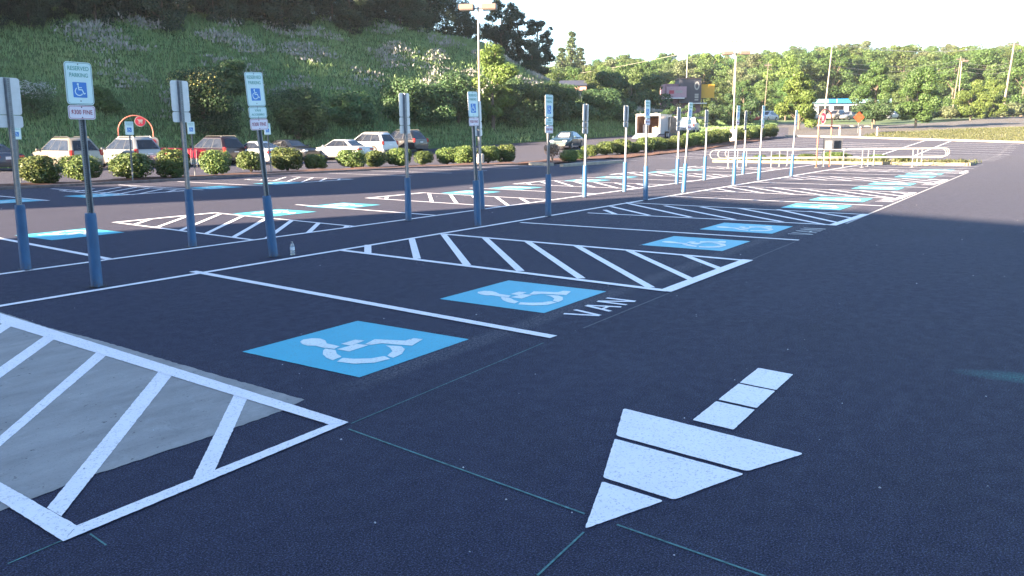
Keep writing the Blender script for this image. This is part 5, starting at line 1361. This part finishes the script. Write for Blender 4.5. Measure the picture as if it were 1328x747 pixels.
# bushes by the road at the right
gR = 'low bushes along the far side of the road'
for i, l in enumerate(((152.01, 10.88), (158.0, 9.17), (159.45, 7.01), (165.41, 5.35), (198.41, 1.19), (205.19, -3.48), (208.0, -7.63), (177.71, 1.44))):
    b = thing('road_bush', 'low bush, %s from the left on the far road edge' % ORD[i], 'bush', (l[0], l[1], T(*l)), i, gR); s_ = (1.8, 2.3, 2.4, 2.0, 3.2, 3.6, 3.5, 2.0)[i]; b.scale = (s_ * 1.7, s_ * 1.7, s_)
    mesh_obj('leaves', leaf_mesh('leaves', [(0, 0, .5, .5, .5, .4), (.25, 0, .4, .35, .35, .3), (-.25, .1, .4, .35, .35, .3)], 2200, .12, [L_WHITEF, L_PALE, L_MID][i % 3]), b); mesh_obj('stems', SHP[0][1], b)
# wooded rise
random.seed(5)
KL = ['olive green broadleaf tree of the wooded rise behind the road', 'fresh green broadleaf tree of the wooded rise behind the road', 'pale grey green tree of the wooded rise behind the road', 'olive tree with pale trunk in the wooded rise behind the road', 'yellow green tree of the wooded rise behind the road']
def ground_pt(px, s):
    # point in a fan in front of the lot, column given by bearing
    a = R_(34.08915733) - math.atan((px - 664) / 1049.485); d = s / math.cos(a - R_(34.08915733)); return (CAM[0] + d * math.cos(a), CAM[1] + d * math.sin(a))
def hcap(px):  # skyline of the wood, metres of top above the eye per metre of distance
    return interp([(650, 86), (740, 92), (800, 97), (870, 100), (900, 100), (950, 104), (1010, 108), (1100, 112), (1328, 108), (1450, 104)], px) / 1049.
rows = [(150, 720, 1120, 24), (168, 700, 1130, 26), (192, 690, 1480, 25), (212, 690, 1500, 25), (235, 690, 1500, 26), (262, 690, 1500, 27), (290, 690, 1500, 27), (320, 700, 1500, 28)]
for s0, a, b, step in rows:
    px_ = a
    while px_ < b:
        s_ = s0 + random.uniform(-9, 9); l = ground_pt(px_ + random.uniform(-8, 8), s_); z = T(*l)
        cap = CAM[2] + hcap(px_) * s_ * random.uniform(.90, 1.04)
        Hh = min(cap - z, random.uniform(11, 17)) if s0 > 180 else min(cap - z, random.uniform(7, 11))
        if s0 < 180 and px_ > 860: Hh = min(Hh, 7.5)
        if Hh > 4 and not (s0 < 180 and 1040 < px_ < 1160):
            kk = random.choices(range(5), (4, 3, 2.5 if s0 > 200 else 1, 3, 2))[0]
            tree(KL[kk], l, FS[kk], max(.62, Hh / 14) * random.uniform(.9, 1.15) * (1 if s0 > 180 else .8), random.uniform(0, 6), 'trees of the wooded rise behind the road', z=z, scz=Hh / 14)
        px_ += step * random.uniform(.75, 1.25) * (210 / s0 if s0 > 200 else 1.0)
for l, h, lb in (((172.14, 93.53), 26.5, 'tallest dark conifer above the pink house'), ((166.43, 93.05), 22, 'shorter conifer just left of the tallest conifer'), ((182.08, 96.69), 23.5, 'shorter conifer just right of the tallest conifer')):
    tree(lb, l, PINE, 1.25, 0, 'conifers on the skyline', z=T(*l), scz=(h - T(*l) + 1) / 14, name='conifer')

# far hedge-level undergrowth closes the foot of the wood
cl = []
random.seed(8)
for i in range(260):
    px_ = random.uniform(690, 1500); s_ = random.uniform(186, 200) if px_ > 1040 else random.uniform(152, 200)
    l = ground_pt(px_, s_); r = random.uniform(1.6, 3.2)
    cl.append((l[0], l[1], T(*l) + r * .4, r * 1.3, r * 1.3, r))
o = mesh_obj('woodland_undergrowth', leaf_mesh('woodland_undergrowth', cl, 42000, .5, L_FOREST)); tag(o, 'leafy undergrowth along the foot of the wooded rise', 'undergrowth', kind='stuff')

# loose grit and a few pale stones on the pavement
random.seed(17)
mb = MB(); M_STONE = plain('pale_stone', (.42, .42, .44), .9, var=.4, scale=40)
for i in range(130):
    a = R_(34 + random.uniform(-33, 33)); d = 2.2 + 22 * random.random() ** 1.6; x = CAM[0] + d * math.cos(a); y = CAM[1] + d * math.sin(a); r = random.uniform(.002, .006) * (1.0 + .05 * d)
    b0 = [(x + r * math.cos(t * 1.57 + i) * random.uniform(.6, 1.3), y + r * math.sin(t * 1.57 + i) * random.uniform(.6, 1.3), .010) for t in range(4)]
    mb.raw(b0 + [(x, y, .010 + r)], [(0, 1, 4), (1, 2, 4), (2, 3, 4), (3, 0, 4), (3, 2, 1, 0)], M_STONE)
o = mb.build('loose_grit'); tag(o, 'loose pale grit scattered over the dark pavement', 'grit', kind='stuff')

# evening air
HAZE = .0002
hz = MB(); hz.box((250, 90, 48), (700, 640, 100), None); 
hz.ms = []; me = bpy.data.meshes.new('haze'); me.from_pydata(hz.v, [], hz.f)
mt = bpy.data.materials.new('haze'); mt.use_nodes = True; n = mt.node_tree; n.nodes.remove(n.nodes['Principled BSDF'])
pv = n.nodes.new('ShaderNodeVolumePrincipled'); pv.inputs['Color'].default_value = (.80, .86, .95, 1); pv.inputs['Density'].default_value = HAZE; pv.inputs['Anisotropy'].default_value = .3
n.links.new(pv.outputs[0], n.nodes['Material Output'].inputs['Volume']); me.materials.append(mt)
o = mesh_obj('haze', me); tag(o, 'thin evening haze over the lot and woods', 'haze', kind='stuff')
